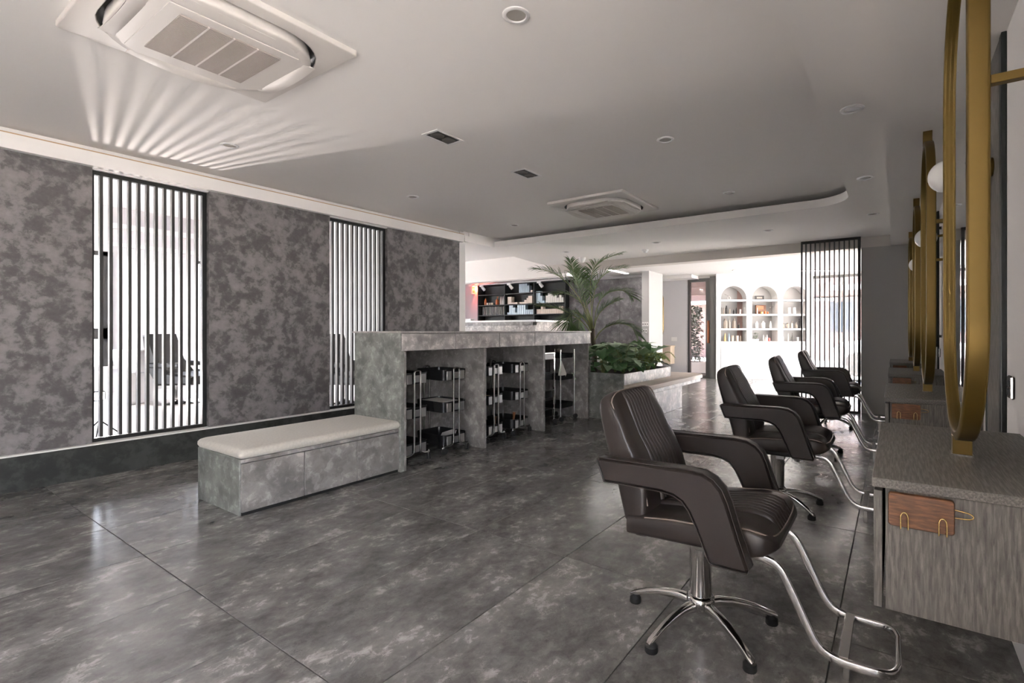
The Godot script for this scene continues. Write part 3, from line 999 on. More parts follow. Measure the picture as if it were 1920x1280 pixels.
func build_chairs() -> void:
	var c := make_chair()
	var spots := [Vector3(-0.629, 0, -1.945), Vector3(-0.64, 0, -3.57), Vector3(-0.648, 0, -5.25), Vector3(-0.645, 0, -6.97)]
	var which := ["first brown leather styling chair, beside the vanity with the wide hook board in full view", "second brown leather styling chair, between the first and third chairs of the row", "third brown leather styling chair, just before the one at the slat screen", "last brown leather styling chair, right before the far slat screen"]
	for k in 4:
		var o: Node3D = c if k == 0 else dup(c, spots[k], 0.0, which[k])
		o.position = spots[k]
		o.rotation.y = [0.0, 0.0, 0.03, 0.02][k]
		o.set_meta("label", which[k])

func make_chair() -> Node3D:
	var t := thing("styling_chair", "brown leather styling chair", "styling chair", Vector3.ZERO, 0.0, "row of styling chairs")
	# backrest: lofted cushion, leaning back, rounded top corners
	var secs := []
	for y in [0.385, 0.40, 0.44, 0.50, 0.56, 0.62, 0.68, 0.74, 0.80, 0.84, 0.862, 0.878, 0.89, 0.899, 0.904, 0.906]:
		var xf := interp(BACK_FRONT, y)
		var xr := interp(BACK_REAR, y)
		var hw := 0.232 - 0.02 * smoothstep(0.5, 0.86, y)
		var sq := 1.0
		if y > 0.84:
			var q := clampf((y - 0.84) / 0.066, 0, 1)
			hw -= 0.075 * (1.0 - sqrt(maxf(0.0, 1.0 - q * q)))
			sq = maxf(sqrt(maxf(0.0, 1.0 - pow(q, 6.0))), 0.25)
		if y < 0.42:
			hw -= 0.012
		var cx := (xf + xr) / 2
		var hx := (xf - xr) / 2 * sq
		var row := []
		for k in 36:
			var a := TAU * k / 36
			var z := hw * spow(sin(a), 0.42)
			var x := cx + hx * spow(cos(a), 0.5)
			if cos(a) > 0:
				x += 0.022 * pow(absf(z) / 0.23, 2.0) * smoothstep(0.45, 0.6, y) * (1 - smoothstep(0.8, 0.88, y))
			row.append(Vector3(x, y, z))
		secs.append(row)
	var st := S()
	loft(st, secs)
	var back := obj("backrest", st, M.leather, t)
	for k in 8:
		var z := -0.105 + 0.03 * k
		var path := []
		for j in 26:
			var y := 0.5 + 0.392 * j / 25
			path.append(Vector3(interp(BACK_FRONT, y) - 0.001 - (0.016 * maxf(0.0, (y - 0.875) / 0.017)), y, z * (1.0 - 0.12 * smoothstep(0.5, 0.9, y))))
		var s := S()
		tube(s, path, 0.0138, 10)
		obj("stitched_channel", s, M.leather, back)
	# piping round the front face of the back
	var pp := []
	for j in 14:
		var y := 0.50 + 0.37 * j / 13
		pp.append(Vector3(interp(BACK_FRONT, y) - 0.012, y, 0.214 - 0.012 * smoothstep(0.5, 0.86, y)))
	pp.append(Vector3(-0.289, 0.893, 0.175))
	pp.append(Vector3(-0.294, 0.904, 0.13))
	pp.append(Vector3(-0.296, 0.908, 0.06))
	var full := pp.duplicate()
	for j in range(pp.size() - 1, -1, -1):
		full.append(Vector3(pp[j].x, pp[j].y, -pp[j].z))
	var ps := S()
	tube(ps, smooth_path(full, 2), 0.0032, 6)
	obj("back_piping", ps, M.leather_piping_glint, back)
	# seat: lofted front to back
	secs = []
	for x in [-0.20, -0.19, -0.12, -0.04, 0.04, 0.12, 0.19, 0.24, 0.275, 0.297, 0.31, 0.317, 0.319]:
		var yt := interp(SEAT_TOP, x)
		var yb := 0.385 + 0.004 * sin(x * 9) + 0.05 * pow(clampf((x - 0.21) / 0.109, 0, 1), 2.2)
		var hw := 0.247 - 0.012 * clampf((x - 0.2) / 0.1, 0, 1)
		if x > 0.27:
			var q := clampf((x - 0.27) / 0.05, 0, 1)
			hw -= 0.07 * (1.0 - sqrt(maxf(0.0, 1.0 - q * q)))
		var row := []
		for k in 36:
			var a := TAU * k / 36
			var z := hw * spow(cos(a), 0.4)
			var yy := (yt + yb) / 2 + (yt - yb) / 2 * spow(sin(a), 0.45)
			row.append(Vector3(x, yy, z))
		secs.append(row)
	st = S()
	loft(st, secs)
	var seat := obj("seat", st, M.leather, t)
	for k in 8:
		var z := -0.105 + 0.03 * k
		var path := []
		for j in 20:
			var x := -0.13 + 0.43 * j / 19
			path.append(Vector3(x, interp(SEAT_TOP, x) - 0.001 - 0.022 * smoothstep(0.285, 0.30, x), z))
		var s := S()
		tube(s, path, 0.0138, 10)
		obj("stitched_channel", s, M.leather, seat)
	var sp := []
	for x in [-0.13, -0.05, 0.05, 0.15, 0.22, 0.26]:
		sp.append(Vector3(x, interp(SEAT_TOP, x) - 0.016, 0.240 - 0.01 * clampf((x - 0.2) / 0.1, 0, 1)))
	sp.append(Vector3(0.292, 0.482, 0.205))
	sp.append(Vector3(0.309, 0.474, 0.15))
	sp.append(Vector3(0.314, 0.472, 0.06))
	full = sp.duplicate()
	for j in range(sp.size() - 1, -1, -1):
		full.append(Vector3(sp[j].x, sp[j].y, -sp[j].z))
	ps = S()
	tube(ps, smooth_path(full, 3), 0.0034, 6)
	obj("seat_piping", ps, M.leather_piping_glint, seat)
	# arms: padded profile boards
	var prof := [Vector2(-0.288, 0.672), Vector2(-0.276, 0.682), Vector2(-0.084, 0.685), Vector2(0.06, 0.688), Vector2(0.11, 0.684), Vector2(0.145, 0.668), Vector2(0.172, 0.64), Vector2(0.19, 0.6), Vector2(0.222, 0.5), Vector2(0.256, 0.405), Vector2(0.25, 0.392), Vector2(0.14, 0.392), Vector2(0.128, 0.402), Vector2(0.085, 0.505), Vector2(0.062, 0.55), Vector2(0.04, 0.577), Vector2(0.01, 0.592), Vector2(-0.03, 0.598), Vector2(-0.125, 0.598), Vector2(-0.256, 0.596)]
	for s in [-1, 1]:
		var as_ := S()
		var z0: float = 0.264 if s > 0 else -0.326
		extrude(as_, prof, z0, z0 + 0.062, Transform3D(), 0.011)
		var arm := obj("armrest", as_, M.leather, t)
		var ap := S()
		for zz in [z0 + 0.006, z0 + 0.056]:
			var loop := []
			for p in prof:
				loop.append(Vector3(p.x, p.y, zz))
			tube(ap, loop, 0.0022, 5, true)
		obj("arm_piping", ap, M.leather, arm)
	# under the seat
	obj("seat_plate", bx(-0.11, 0.13, 0.345, 0.388, -0.1, 0.1, 0.008), M.black_metal, t)
	st = S()
	lathe(st, [Vector2(0, 0.06), Vector2(0.034, 0.06), Vector2(0.05, 0.075), Vector2(0.054, 0.1), Vector2(0.054, 0.112), Vector2(0.047, 0.12), Vector2(0.041, 0.121), Vector2(0.041, 0.26), Vector2(0.043, 0.264), Vector2(0.043, 0.35), Vector2(0, 0.35)], 28)
	obj("hydraulic_column", st, M.chrome, t)
	# five arched legs
	for k in 5:
		var ang := deg_to_rad(37.2 + 72.0 * k)
		var dir := Vector3(cos(ang), 0, sin(ang))
		var side := Vector3(-sin(ang), 0, cos(ang))
		var rows := []
		for e in [[0.03, 0.104, 0.062, 0.020], [0.07, 0.108, 0.070, 0.018], [0.12, 0.104, 0.073, 0.0165], [0.17, 0.094, 0.067, 0.0155], [0.22, 0.078, 0.053, 0.0145], [0.262, 0.060, 0.036, 0.0145], [0.288, 0.048, 0.027, 0.014], [0.301, 0.038, 0.026, 0.009]]:
			var row := []
			for j in 14:
				var a := TAU * j / 14
				var yc: float = (e[1] + e[2]) / 2 + (e[1] - e[2]) / 2 * spow(sin(a), 0.7)
				row.append(dir * e[0] + side * e[3] * spow(cos(a), 0.6) + Vector3.UP * yc)
			rows.append(row)
		var ls := S()
		loft(ls, rows)
		var leg := obj("leg", ls, M.chrome, t)
		var fs := S()
		lathe(fs, [Vector2(0, 0), Vector2(0.022, 0), Vector2(0.024, 0.004), Vector2(0.023, 0.022), Vector2(0.017, 0.028), Vector2(0.015, 0.038), Vector2(0, 0.038)], 16, Transform3D(Basis(), dir * 0.2805))
		obj("foot_pad", fs, M.rubber, leg)
	# pump lever
	var lv := S()
	tube(lv, smooth_path([Vector3(-0.235, 0.40, 0.06), Vector3(-0.21, 0.372, 0.065), Vector3(-0.16, 0.362, 0.07), Vector3(-0.05, 0.352, 0.075), Vector3(-0.01, 0.343, 0.07), Vector3(0.02, 0.325, 0.06)], 4), 0.0055, 8)
	obj("pump_lever", lv, M.chrome, t)
	obj("lever_block", bx(0.0, 0.055, 0.318, 0.35, 0.03, 0.075, 0.004), M.satin_steel, t)
	# footrest loop
	var fp := []
	for s in [1, -1]:
		var half := smooth_path([Vector3(0.20, 0.385, 0.15 * s), Vector3(0.275, 0.381, 0.15 * s), Vector3(0.315, 0.358, 0.15 * s), Vector3(0.35, 0.295, 0.15 * s), Vector3(0.39, 0.21, 0.15 * s), Vector3(0.425, 0.148, 0.15 * s), Vector3(0.47, 0.121, 0.15 * s), Vector3(0.535, 0.116, 0.15 * s), Vector3(0.60, 0.117, 0.145 * s), Vector3(0.628, 0.117, 0.125 * s), Vector3(0.64, 0.117, 0.085 * s)], 4)
		if s < 0:
			half.reverse()
		fp.append_array(half)
	st = S()
	var rows2 := []
	var fr := frames(fp)
	for i in fp.size():
		var tn: Vector3 = (fp[mini(i + 1, fp.size() - 1)] - fp[maxi(i - 1, 0)]).normalized()
		var across := Vector3(0, 0, 1) if absf(tn.z) < 0.75 else Vector3(1, 0, 0)
		across = (across - tn * across.dot(tn)).normalized()
		var upv := tn.cross(across).normalized()
		var row := []
		if (upv.y < 0) or (absf(upv.y) < 0.05 and upv.x < 0):
			upv = -upv
		var out_ := upv.cross(tn)
		for j in 12:
			var a := TAU * j / 12
			row.append(fp[i] + out_ * 0.0085 * spow(cos(a), 0.5) + upv * 0.0135 * spow(sin(a), 0.5))
		rows2.append(row)
	loft(st, rows2)
	obj("footrest", st, M.chrome, t)
	var cr := S()
	bx(0.482, 0.512, 0.122, 0.130, -0.145, 0.145, 0.002, cr)
	obj("footrest_plate", cr, M.chrome, t)
	obj("footrest_stay", bx(0.487, 0.507, 0.0, 0.122, 0.02, 0.045, 0.002), M.satin_steel, t)
	return t

# ---------------------------------------------------------------- vanities, mirrors, wall lamps
func build_vanities() -> void:
	var pitch := 1.76
	var v := thing("wall_vanity", "vanity", "vanity", Vector3.ZERO, 0.0, "row of wall hung vanities")
	# local: z 0 near end, -0.885 far end; x from -0.045 to 0.36
	obj("top_slab", bx(-0.045, 0.358, 0.773, 0.796, 0, -0.885, 0.0015), M.grey_oak, v)
	obj("carcass", bx(-0.018, 0.356, 0.481, 0.773, -0.008, -0.877, 0.001), M.grey_oak_upright_grain, v)
	obj("drawer_front", bx(-0.042, -0.024, 0.481, 0.764, -0.008, -0.877, 0.0015), M.grey_oak_upright_grain, v)
	var hb := S()
	extrude(hb, round_rect(0.125, 0.079, 0.008, 4), -0.009, 0.004, Transform3D(Basis(), Vector3(0.05, 0.7275, 0.0)), 0.002)
	var hook_board := obj("hook_board", hb, M.walnut, v)
	hook_board.set_meta("label", "walnut board with gold wire hooks")
	for hx in [0.019, 0.090]:
		var hs := S()
		tube(hs, smooth_path([Vector3(hx - 0.007, 0.689, 0.02), Vector3(hx - 0.007, 0.716, 0.019), Vector3(hx - 0.004, 0.725, 0.018), Vector3(hx, 0.727, 0.018), Vector3(hx + 0.004, 0.725, 0.018), Vector3(hx + 0.007, 0.716, 0.019), Vector3(hx + 0.007, 0.689, 0.02)], 4), 0.0016, 6)
		for q in [-1, 1]:
			tube(hs, [Vector3(hx + 0.007 * q, 0.690, 0.02), Vector3(hx + 0.007 * q, 0.692, 0.003)], 0.0016, 6)
		obj("wire_hook", hs, M.gold_wire, hook_board)
	var ls := S()
	tube(ls, smooth_path([Vector3(0.11, 0.729, 0.0), Vector3(0.134, 0.731, 0.004), Vector3(0.142, 0.734, 0.006), Vector3(0.144, 0.738, 0.006), Vector3(0.142, 0.742, 0.006), Vector3(0.134, 0.745, 0.004), Vector3(0.11, 0.747, 0.0)], 4), 0.0016, 6)
	obj("wire_loop", ls, M.gold_wire, hook_board)
	# mirror with stadium brass frame
	var mr := thing("gold_mirror", "mirror", "mirror", Vector3.ZERO, 0.0, "row of gold framed mirrors")
	var outl := []
	for k in 25:
		var a := PI * k / 24
		outl.append(Vector2(0.339 * cos(a), 1.89 + 0.339 * sin(a)))
	for k in 25:
		var a := PI + PI * k / 24
		outl.append(Vector2(0.339 * cos(a), 1.19 + 0.339 * sin(a)))
	var rows := []
	for p in outl:
		var o := Vector2(0, clampf(p.y, 1.19, 1.89))
		var d: Vector2 = (p - o).normalized()
		var row := []
		for e in [[0.139, 0.002], [0.141, 0.011], [0.145, 0.012], [0.176, 0.012], [0.180, 0.011], [0.182, 0.008], [0.182, -0.010], [0.180, -0.012], [0.168, -0.013], [0.164, -0.009], [0.152, -0.009], [0.148, -0.013], [0.141, -0.012], [0.139, -0.008]]:
			var w: Vector2 = p + d * e[1]
			row.append(Vector3(e[0], w.y, w.x))
		rows.append(row)
	var fs := S()
	grid(fs, rows, true, true)
	obj("frame", fs, M.brass, mr)
	var gp := []
	for p in outl:
		var o := Vector2(0, clampf(p.y, 1.19, 1.89))
		gp.append(p - (p - o).normalized() * 0.008)
	var gs := S()
	extrude(gs, gp, 0.156, 0.160, Transform3D(Basis(Vector3(0, 0, 1), Vector3(0, 1, 0), Vector3(1, 0, 0)), Vector3.ZERO))
	obj("mirror_glass", gs, M.mirror_glass, mr)
	obj("foot_post", bx(0.138, 0.182, 0.799, 0.85, -0.024, 0.024, 0.001), M.brass, mr)
	obj("foot_plate", bx(0.135, 0.185, 0.796, 0.799, -0.028, 0.028), M.chrome, mr)
	obj("top_post", bx(0.138, 0.182, 2.236, 2.31, -0.024, 0.024, 0.001), M.brass, mr)
	obj("wall_arm", bx(0.182, 0.36, 1.715, 1.735, 0.322, 0.344, 0.001), M.brass, mr)
	# wall lamp
	var wl := thing("globe_wall_lamp", "lamp", "wall lamp", Vector3.ZERO, 0.0, "globe lamps between the mirrors")
	var bs := S()
	lathe(bs, [Vector2(0, 0.0), Vector2(0.038, 0.0), Vector2(0.04, 0.003), Vector2(0.04, 0.026), Vector2(0.037, 0.029), Vector2(0, 0.029)], 24, Transform3D(Basis(Vector3(0, 0, 1), PI / 2), Vector3(0.345, 1.845, 0)))
	obj("base", bs, M.brass, wl)
	var am := S()
	tube(am, [Vector3(0.318, 1.845, 0), Vector3(0.255, 1.84, 0)], 0.009, 10)
	obj("arm", am, M.brass, wl)
	var gl := S()
	var prof := []
	for k in 17:
		var a := -PI / 2 + PI * k / 16
		prof.append(Vector2(maxf(0.0, 0.07 * cos(a)), 0.07 * sin(a)))
	lathe(gl, prof, 28, Transform3D(Basis(), Vector3(0.192, 1.832, 0)))
	obj("opal_globe", gl, M.opal_glass, wl)
	# wall sockets
	var so := thing("wall_socket", "socket", "socket", Vector3.ZERO, 0.0, "chrome sockets above the vanities")
	obj("cover_plate", bx(0.348, 0.36, 0.90, 0.985, -0.04, 0.04, 0.005), M.socket_chrome, so)
	for y in [0.925, 0.957]:
		for z in [-0.016, 0.016]:
			obj("outlet", bx(0.345, 0.349, y - 0.011, y + 0.011, z - 0.011, z + 0.011, 0.001), M.black_metal, so)
	var ord := ["first", "second", "third", "last"]
	for k in 4:
		var z := -1.437 - pitch * k
		var lv: String = ["wall hung grey oak vanity beside the first styling chair, walnut hook board fully visible", "wall hung grey oak vanity beside the second styling chair", "wall hung grey oak vanity beside the third styling chair", "wall hung grey oak vanity nearest the grey end wall"][k]
		var lm: String = ["tall gold framed stadium mirror on the vanity beside the first styling chair", "tall gold framed stadium mirror standing on the second vanity of the row", "tall gold framed stadium mirror standing on the third vanity of the row", "tall gold framed stadium mirror nearest the grey end wall"][k]
		if k == 0:
			v.position = Vector3(0, 0, z)
			v.set_meta("label", lv)
			mr.position = Vector3(0, 0, -1.85)
			mr.set_meta("label", lm)
			so.position = Vector3(0, 0, -2.46)
			so.set_meta("label", "chrome double wall socket above the first vanity")
			wl.position = Vector3(0, 0, -2.80)
			wl.set_meta("label", "opal globe wall lamp between the first and second mirrors")
		else:
			dup(v, Vector3(0, 0, z), 0.0, lv)
			dup(mr, Vector3(0, 0, -1.85 - 1.79 * k), 0.0, lm)
			dup(so, Vector3(0, 0, -2.46 - pitch * k), 0.0, "chrome double wall socket above the %s vanity" % ord[k])
			dup(so, Vector3(0, 0, -3.08 - pitch * (k - 1)), 0.0, "chrome double wall socket near end of the %s vanity" % ord[k])
			if k < 3:
				dup(wl, Vector3(0, 0, -2.80 - 1.79 * k), 0.0, "opal globe wall lamp between the %s and %s mirrors" % [ord[k], ord[k + 1]])

# ---------------------------------------------------------------- trolleys
func tray_shell(st: SurfaceTool, w: float, d: float, h: float, r: float, y: float) -> void:
	var rows := []
	for e in [[y + 0.004, -0.006, r], [y, 0.0, r], [y + h, 0.004, r], [y + h + 0.004, 0.004, r], [y + h + 0.004, -0.001, r], [y + 0.005, -0.004, r]]:
		var row := []
		for p in round_rect(w + 2 * e[1], d + 2 * e[1], e[2], 4):
			row.append(Vector3(p.x, e[0], p.y))
		rows.append(row)
	rows[0] = rows[1].duplicate()
	loft(st, rows)

func caster(parent: Node, at: Vector3, turn: float) -> void:
	var B := Basis(Vector3.UP, turn)
	var f := S()
	box(f, at + Vector3(0, 0.052, 0), Vector3(0.02, 0.026, 0.014), 0.002, B)
	tube(f, [at + Vector3(0, 0.06, 0), at + Vector3(0, 0.085, 0)], 0.006, 8)
	var fork := obj("caster_fork", f, M.chrome, parent)
	for s in [-1, 1]:
		var w := S()
		lathe(w, [Vector2(0.006, -0.007), Vector2(0.026, -0.007), Vector2(0.03, -0.004), Vector2(0.03, 0.004), Vector2(0.026, 0.007), Vector2(0.006, 0.007)], 16, Transform3D(B * Basis(Vector3.RIGHT, PI / 2), at + B * Vector3(0.012, 0, s * 0.011) + Vector3(0, 0.03, 0)))
		obj("wheel", w, M.rubber, fork)

func build_trolleys() -> void:
	var t := thing("utility_trolley", "trolley", "trolley", Vector3.ZERO, 0.0, "black trolleys in the island bays")
	for y in [0.075, 0.385, 0.685]:
		var b := S()
		tray_shell(b, 0.40, 0.30, 0.095, 0.05, y)
		obj("bin", b, M.trolley_black, t)
	for s in [-1, 1]:
		for q in [-1, 1]:
			var u := S()
			tube(u, smooth_path([Vector3(0.212 * s, 0.79, 0.03 * q), Vector3(0.214 * s, 0.775, 0.035 * q), Vector3(0.214 * s, 0.6, 0.035 * q), Vector3(0.214 * s, 0.3, 0.036 * q), Vector3(0.214 * s, 0.115, 0.037 * q), Vector3(0.214 * s, 0.085, 0.052 * q), Vector3(0.213 * s, 0.072, 0.085 * q), Vector3(0.205 * s, 0.07, 0.15 * q)], 4), 0.0085, 8)
			obj("frame_tube", u, M.trolley_tube, t)
			caster(t, Vector3(0.2 * s, 0, 0.15 * q), 0.7 * q * s)
		for y in [0.12, 0.43, 0.73]:
			obj("clip_plate", bx(0.206 * s, 0.211 * s, y - 0.03, y + 0.03, -0.028, 0.028, 0.002), M.trolley_plate, t)
			for q in [-1, 1]:
				obj("end_plate", bx(0.203 * s, 0.2065 * s, y - 0.042, y + 0.04, 0.055 * q, 0.112 * q, 0.002), M.trolley_plate, t)
		var h := S()
		tube(h, smooth_path([Vector3(0.212 * s, 0.785, -0.032), Vector3(0.212 * s, 0.797, -0.02), Vector3(0.212 * s, 0.80, 0.0), Vector3(0.212 * s, 0.797, 0.02), Vector3(0.212 * s, 0.785, 0.032)], 3), 0.0085, 8)
		obj("handle", h, M.trolley_tube, t)
	var zs := [-2.93, -3.42, -3.98, -4.43]
	var lab := ["black three tier trolley in the bay next to the bench, beside the end panel", "black three tier trolley holding paper sheets, in the bay next to the bench", "black three tier trolley in the middle island bay, towards the bench", "black three tier trolley in the middle island bay, towards the planter"]
	for k in 4:
		var o: Node3D = t if k == 0 else dup(t, Vector3.ZERO, 0.0)
		o.position = Vector3(-3.66, 0, zs[k])
		o.rotation.y = [0.06, -0.03, 0.04, 0.0][k]
		o.set_meta("label", lab[k])
	# things lying in the bins
	var pa := S()
	box(pa, Vector3(0, 0.05, 0), Vector3(0.22, 0.1, 0.004), 0.0, Basis(Vector3.RIGHT, 0.5))
	box(pa, Vector3(0.03, 0.045, 0.03), Vector3(0.14, 0.08, 0.004), 0.0, Basis(Vector3.RIGHT, 0.35))
	var pap := obj("paper_stack", pa, M.product_white)
	tag(pap, "white paper sheets standing in the lowest trolley bin", "paper", "")
	pap.position = Vector3(-3.56, 0.10, -3.40)
	pap.rotation.y = PI / 2 + 0.2
	var pb := S()
	box(pb, Vector3.ZERO, Vector3(0.3, 0.045, 0.2), 0.004)
	var bxo := obj("tissue_pack", pb, M.product_white)
	tag(bxo, "flat white tissue pack lying in the middle trolley bin", "pack", "")
	bxo.position = Vector3(-3.68, 0.455, -3.42)
	for k in 3:
		var s := S()
		var pr := []
		for j in 11:
			var a := -PI / 2 + PI * j / 10
			pr.append(Vector2(maxf(0, 0.035 * cos(a)), 0.028 * sin(a)))
		lathe(s, pr, 16)
		var o := obj("hair_roller_ball", s, M.product_taupe)
		tag(o, ["grey ball shaped brush on the trolley beside the end panel", "grey ball shaped brush on the trolley with paper sheets", "pale ball shaped brush on the chrome trolley by the planter"][k], "brush", "")
		o.position = [Vector3(-3.52, 0.72, -2.99), Vector3(-3.55, 0.72, -3.40), Vector3(-3.62, 0.895, -5.44)][k]
	for k in 3:
		var s := S()
		tube(s, [Vector3(0, 0, 0), Vector3(0.02, 0.11, 0), Vector3(0.025, 0.16, 0.0)], [0.009, 0.012, 0.02], 8)
		var o := obj("hair_brush", s, M.walnut if k != 1 else M.product_dark)
		tag(o, ["wooden hair brush upright in the lowest bin of the middle bay", "dark hair brush upright in the middle bay top bin", "wooden hair brush upright in the middle bay trolley towards the planter"][k], "brush", "")
		o.position = [Vector3(-3.53, 0.085, -4.04), Vector3(-3.6, 0.695, -4.05), Vector3(-3.53, 0.085, -4.36)][k]
	# bundle of cords
	var cd := S()
	for j in 5:
		var loop := []
		for a in 14:
			loop.append(Vector3(0.09 * cos(TAU * a / 14) + rng.randf_range(-0.015, 0.015), 0.012 * j + rng.randf_range(0, 0.01), 0.07 * sin(TAU * a / 14) + rng.randf_range(-0.015, 0.015)))
		tube(cd, loop, 0.005, 6, true)
	var co := obj("cord_bundle", cd, M.product_taupe)
	tag(co, "bundle of pale cords in the middle bin beside the end panel", "cord")
	co.position = Vector3(-3.56, 0.398, -2.93)
	var co2 := dup(co, Vector3(-3.56, 0.40, -3.98), 0.6, "bundle of tan cords in the middle bay trolley")
	(co2 as MeshInstance3D).material_override = M.product_yellow
	# chrome framed cart with a white drawer
	var c := thing("drawer_cart", "chrome framed cart with a white top drawer in the island bay by the planter", "cart", Vector3(-3.68, 0, -4.95))
	for x in [-0.18, 0.18]:
		for z in [-0.19, 0.19]:
			obj("post", bx(x - 0.009, x + 0.009, 0.07, 0.885, z - 0.009, z + 0.009, 0.002), M.chrome, c)
			caster(c, Vector3(x, 0, z), 0.5)
	obj("top_tray", bx(-0.19, 0.19, 0.868, 0.885, -0.2, 0.2, 0.003), M.satin_steel, c)
	obj("drawer", bx(-0.17, 0.185, 0.80, 0.864, -0.175, 0.175, 0.003), M.plastic_white, c)
	for y in [0.10, 0.33, 0.55]:
		var b := S()
		tray_shell(b, 0.34, 0.36, 0.07, 0.03, y)
		obj("tray", b, M.trolley_black, c)
		obj("rail", bx(0.175, 0.185, y + 0.085, y + 0.095, -0.18, 0.18), M.chrome, c)
	# pole cart
	var p := thing("pole_cart", "thin chrome pole cart with black trays beside the planter end", "cart", Vector3(-3.66, 0, -5.46))
	for x in [-0.15, 0.16]:
		for z in [-0.16, 0.17]:
			var u := S()
			tube(u, [Vector3(x, 0.06, z), Vector3(x, 0.91, z)], 0.008, 8)
			obj("pole", u, M.chrome, p)
			caster(p, Vector3(x, 0, z), 0.2)
	for y in [0.80, 0.52, 0.16]:
		var b := S()
		tray_shell(b, 0.30, 0.31, 0.055, 0.03, y)
		obj("tray", b, M.trolley_black, p)
	var sh := S()
	extrude(sh, [Vector2(-0.06, 0), Vector2(0.06, 0), Vector2(0.075, 0.03), Vector2(0.0, 0.2), Vector2(-0.02, 0.2)], -0.004, 0.004, Transform3D(Basis(Vector3.UP, 1.2), Vector3.ZERO), 0.001)
	var so := obj("plastic_scoop", sh, M.product_white)
	tag(so, "white plastic shield leaning on the pole cart's middle tray", "shield")
	so.position = Vector3(-3.53, 0.565, -5.36)

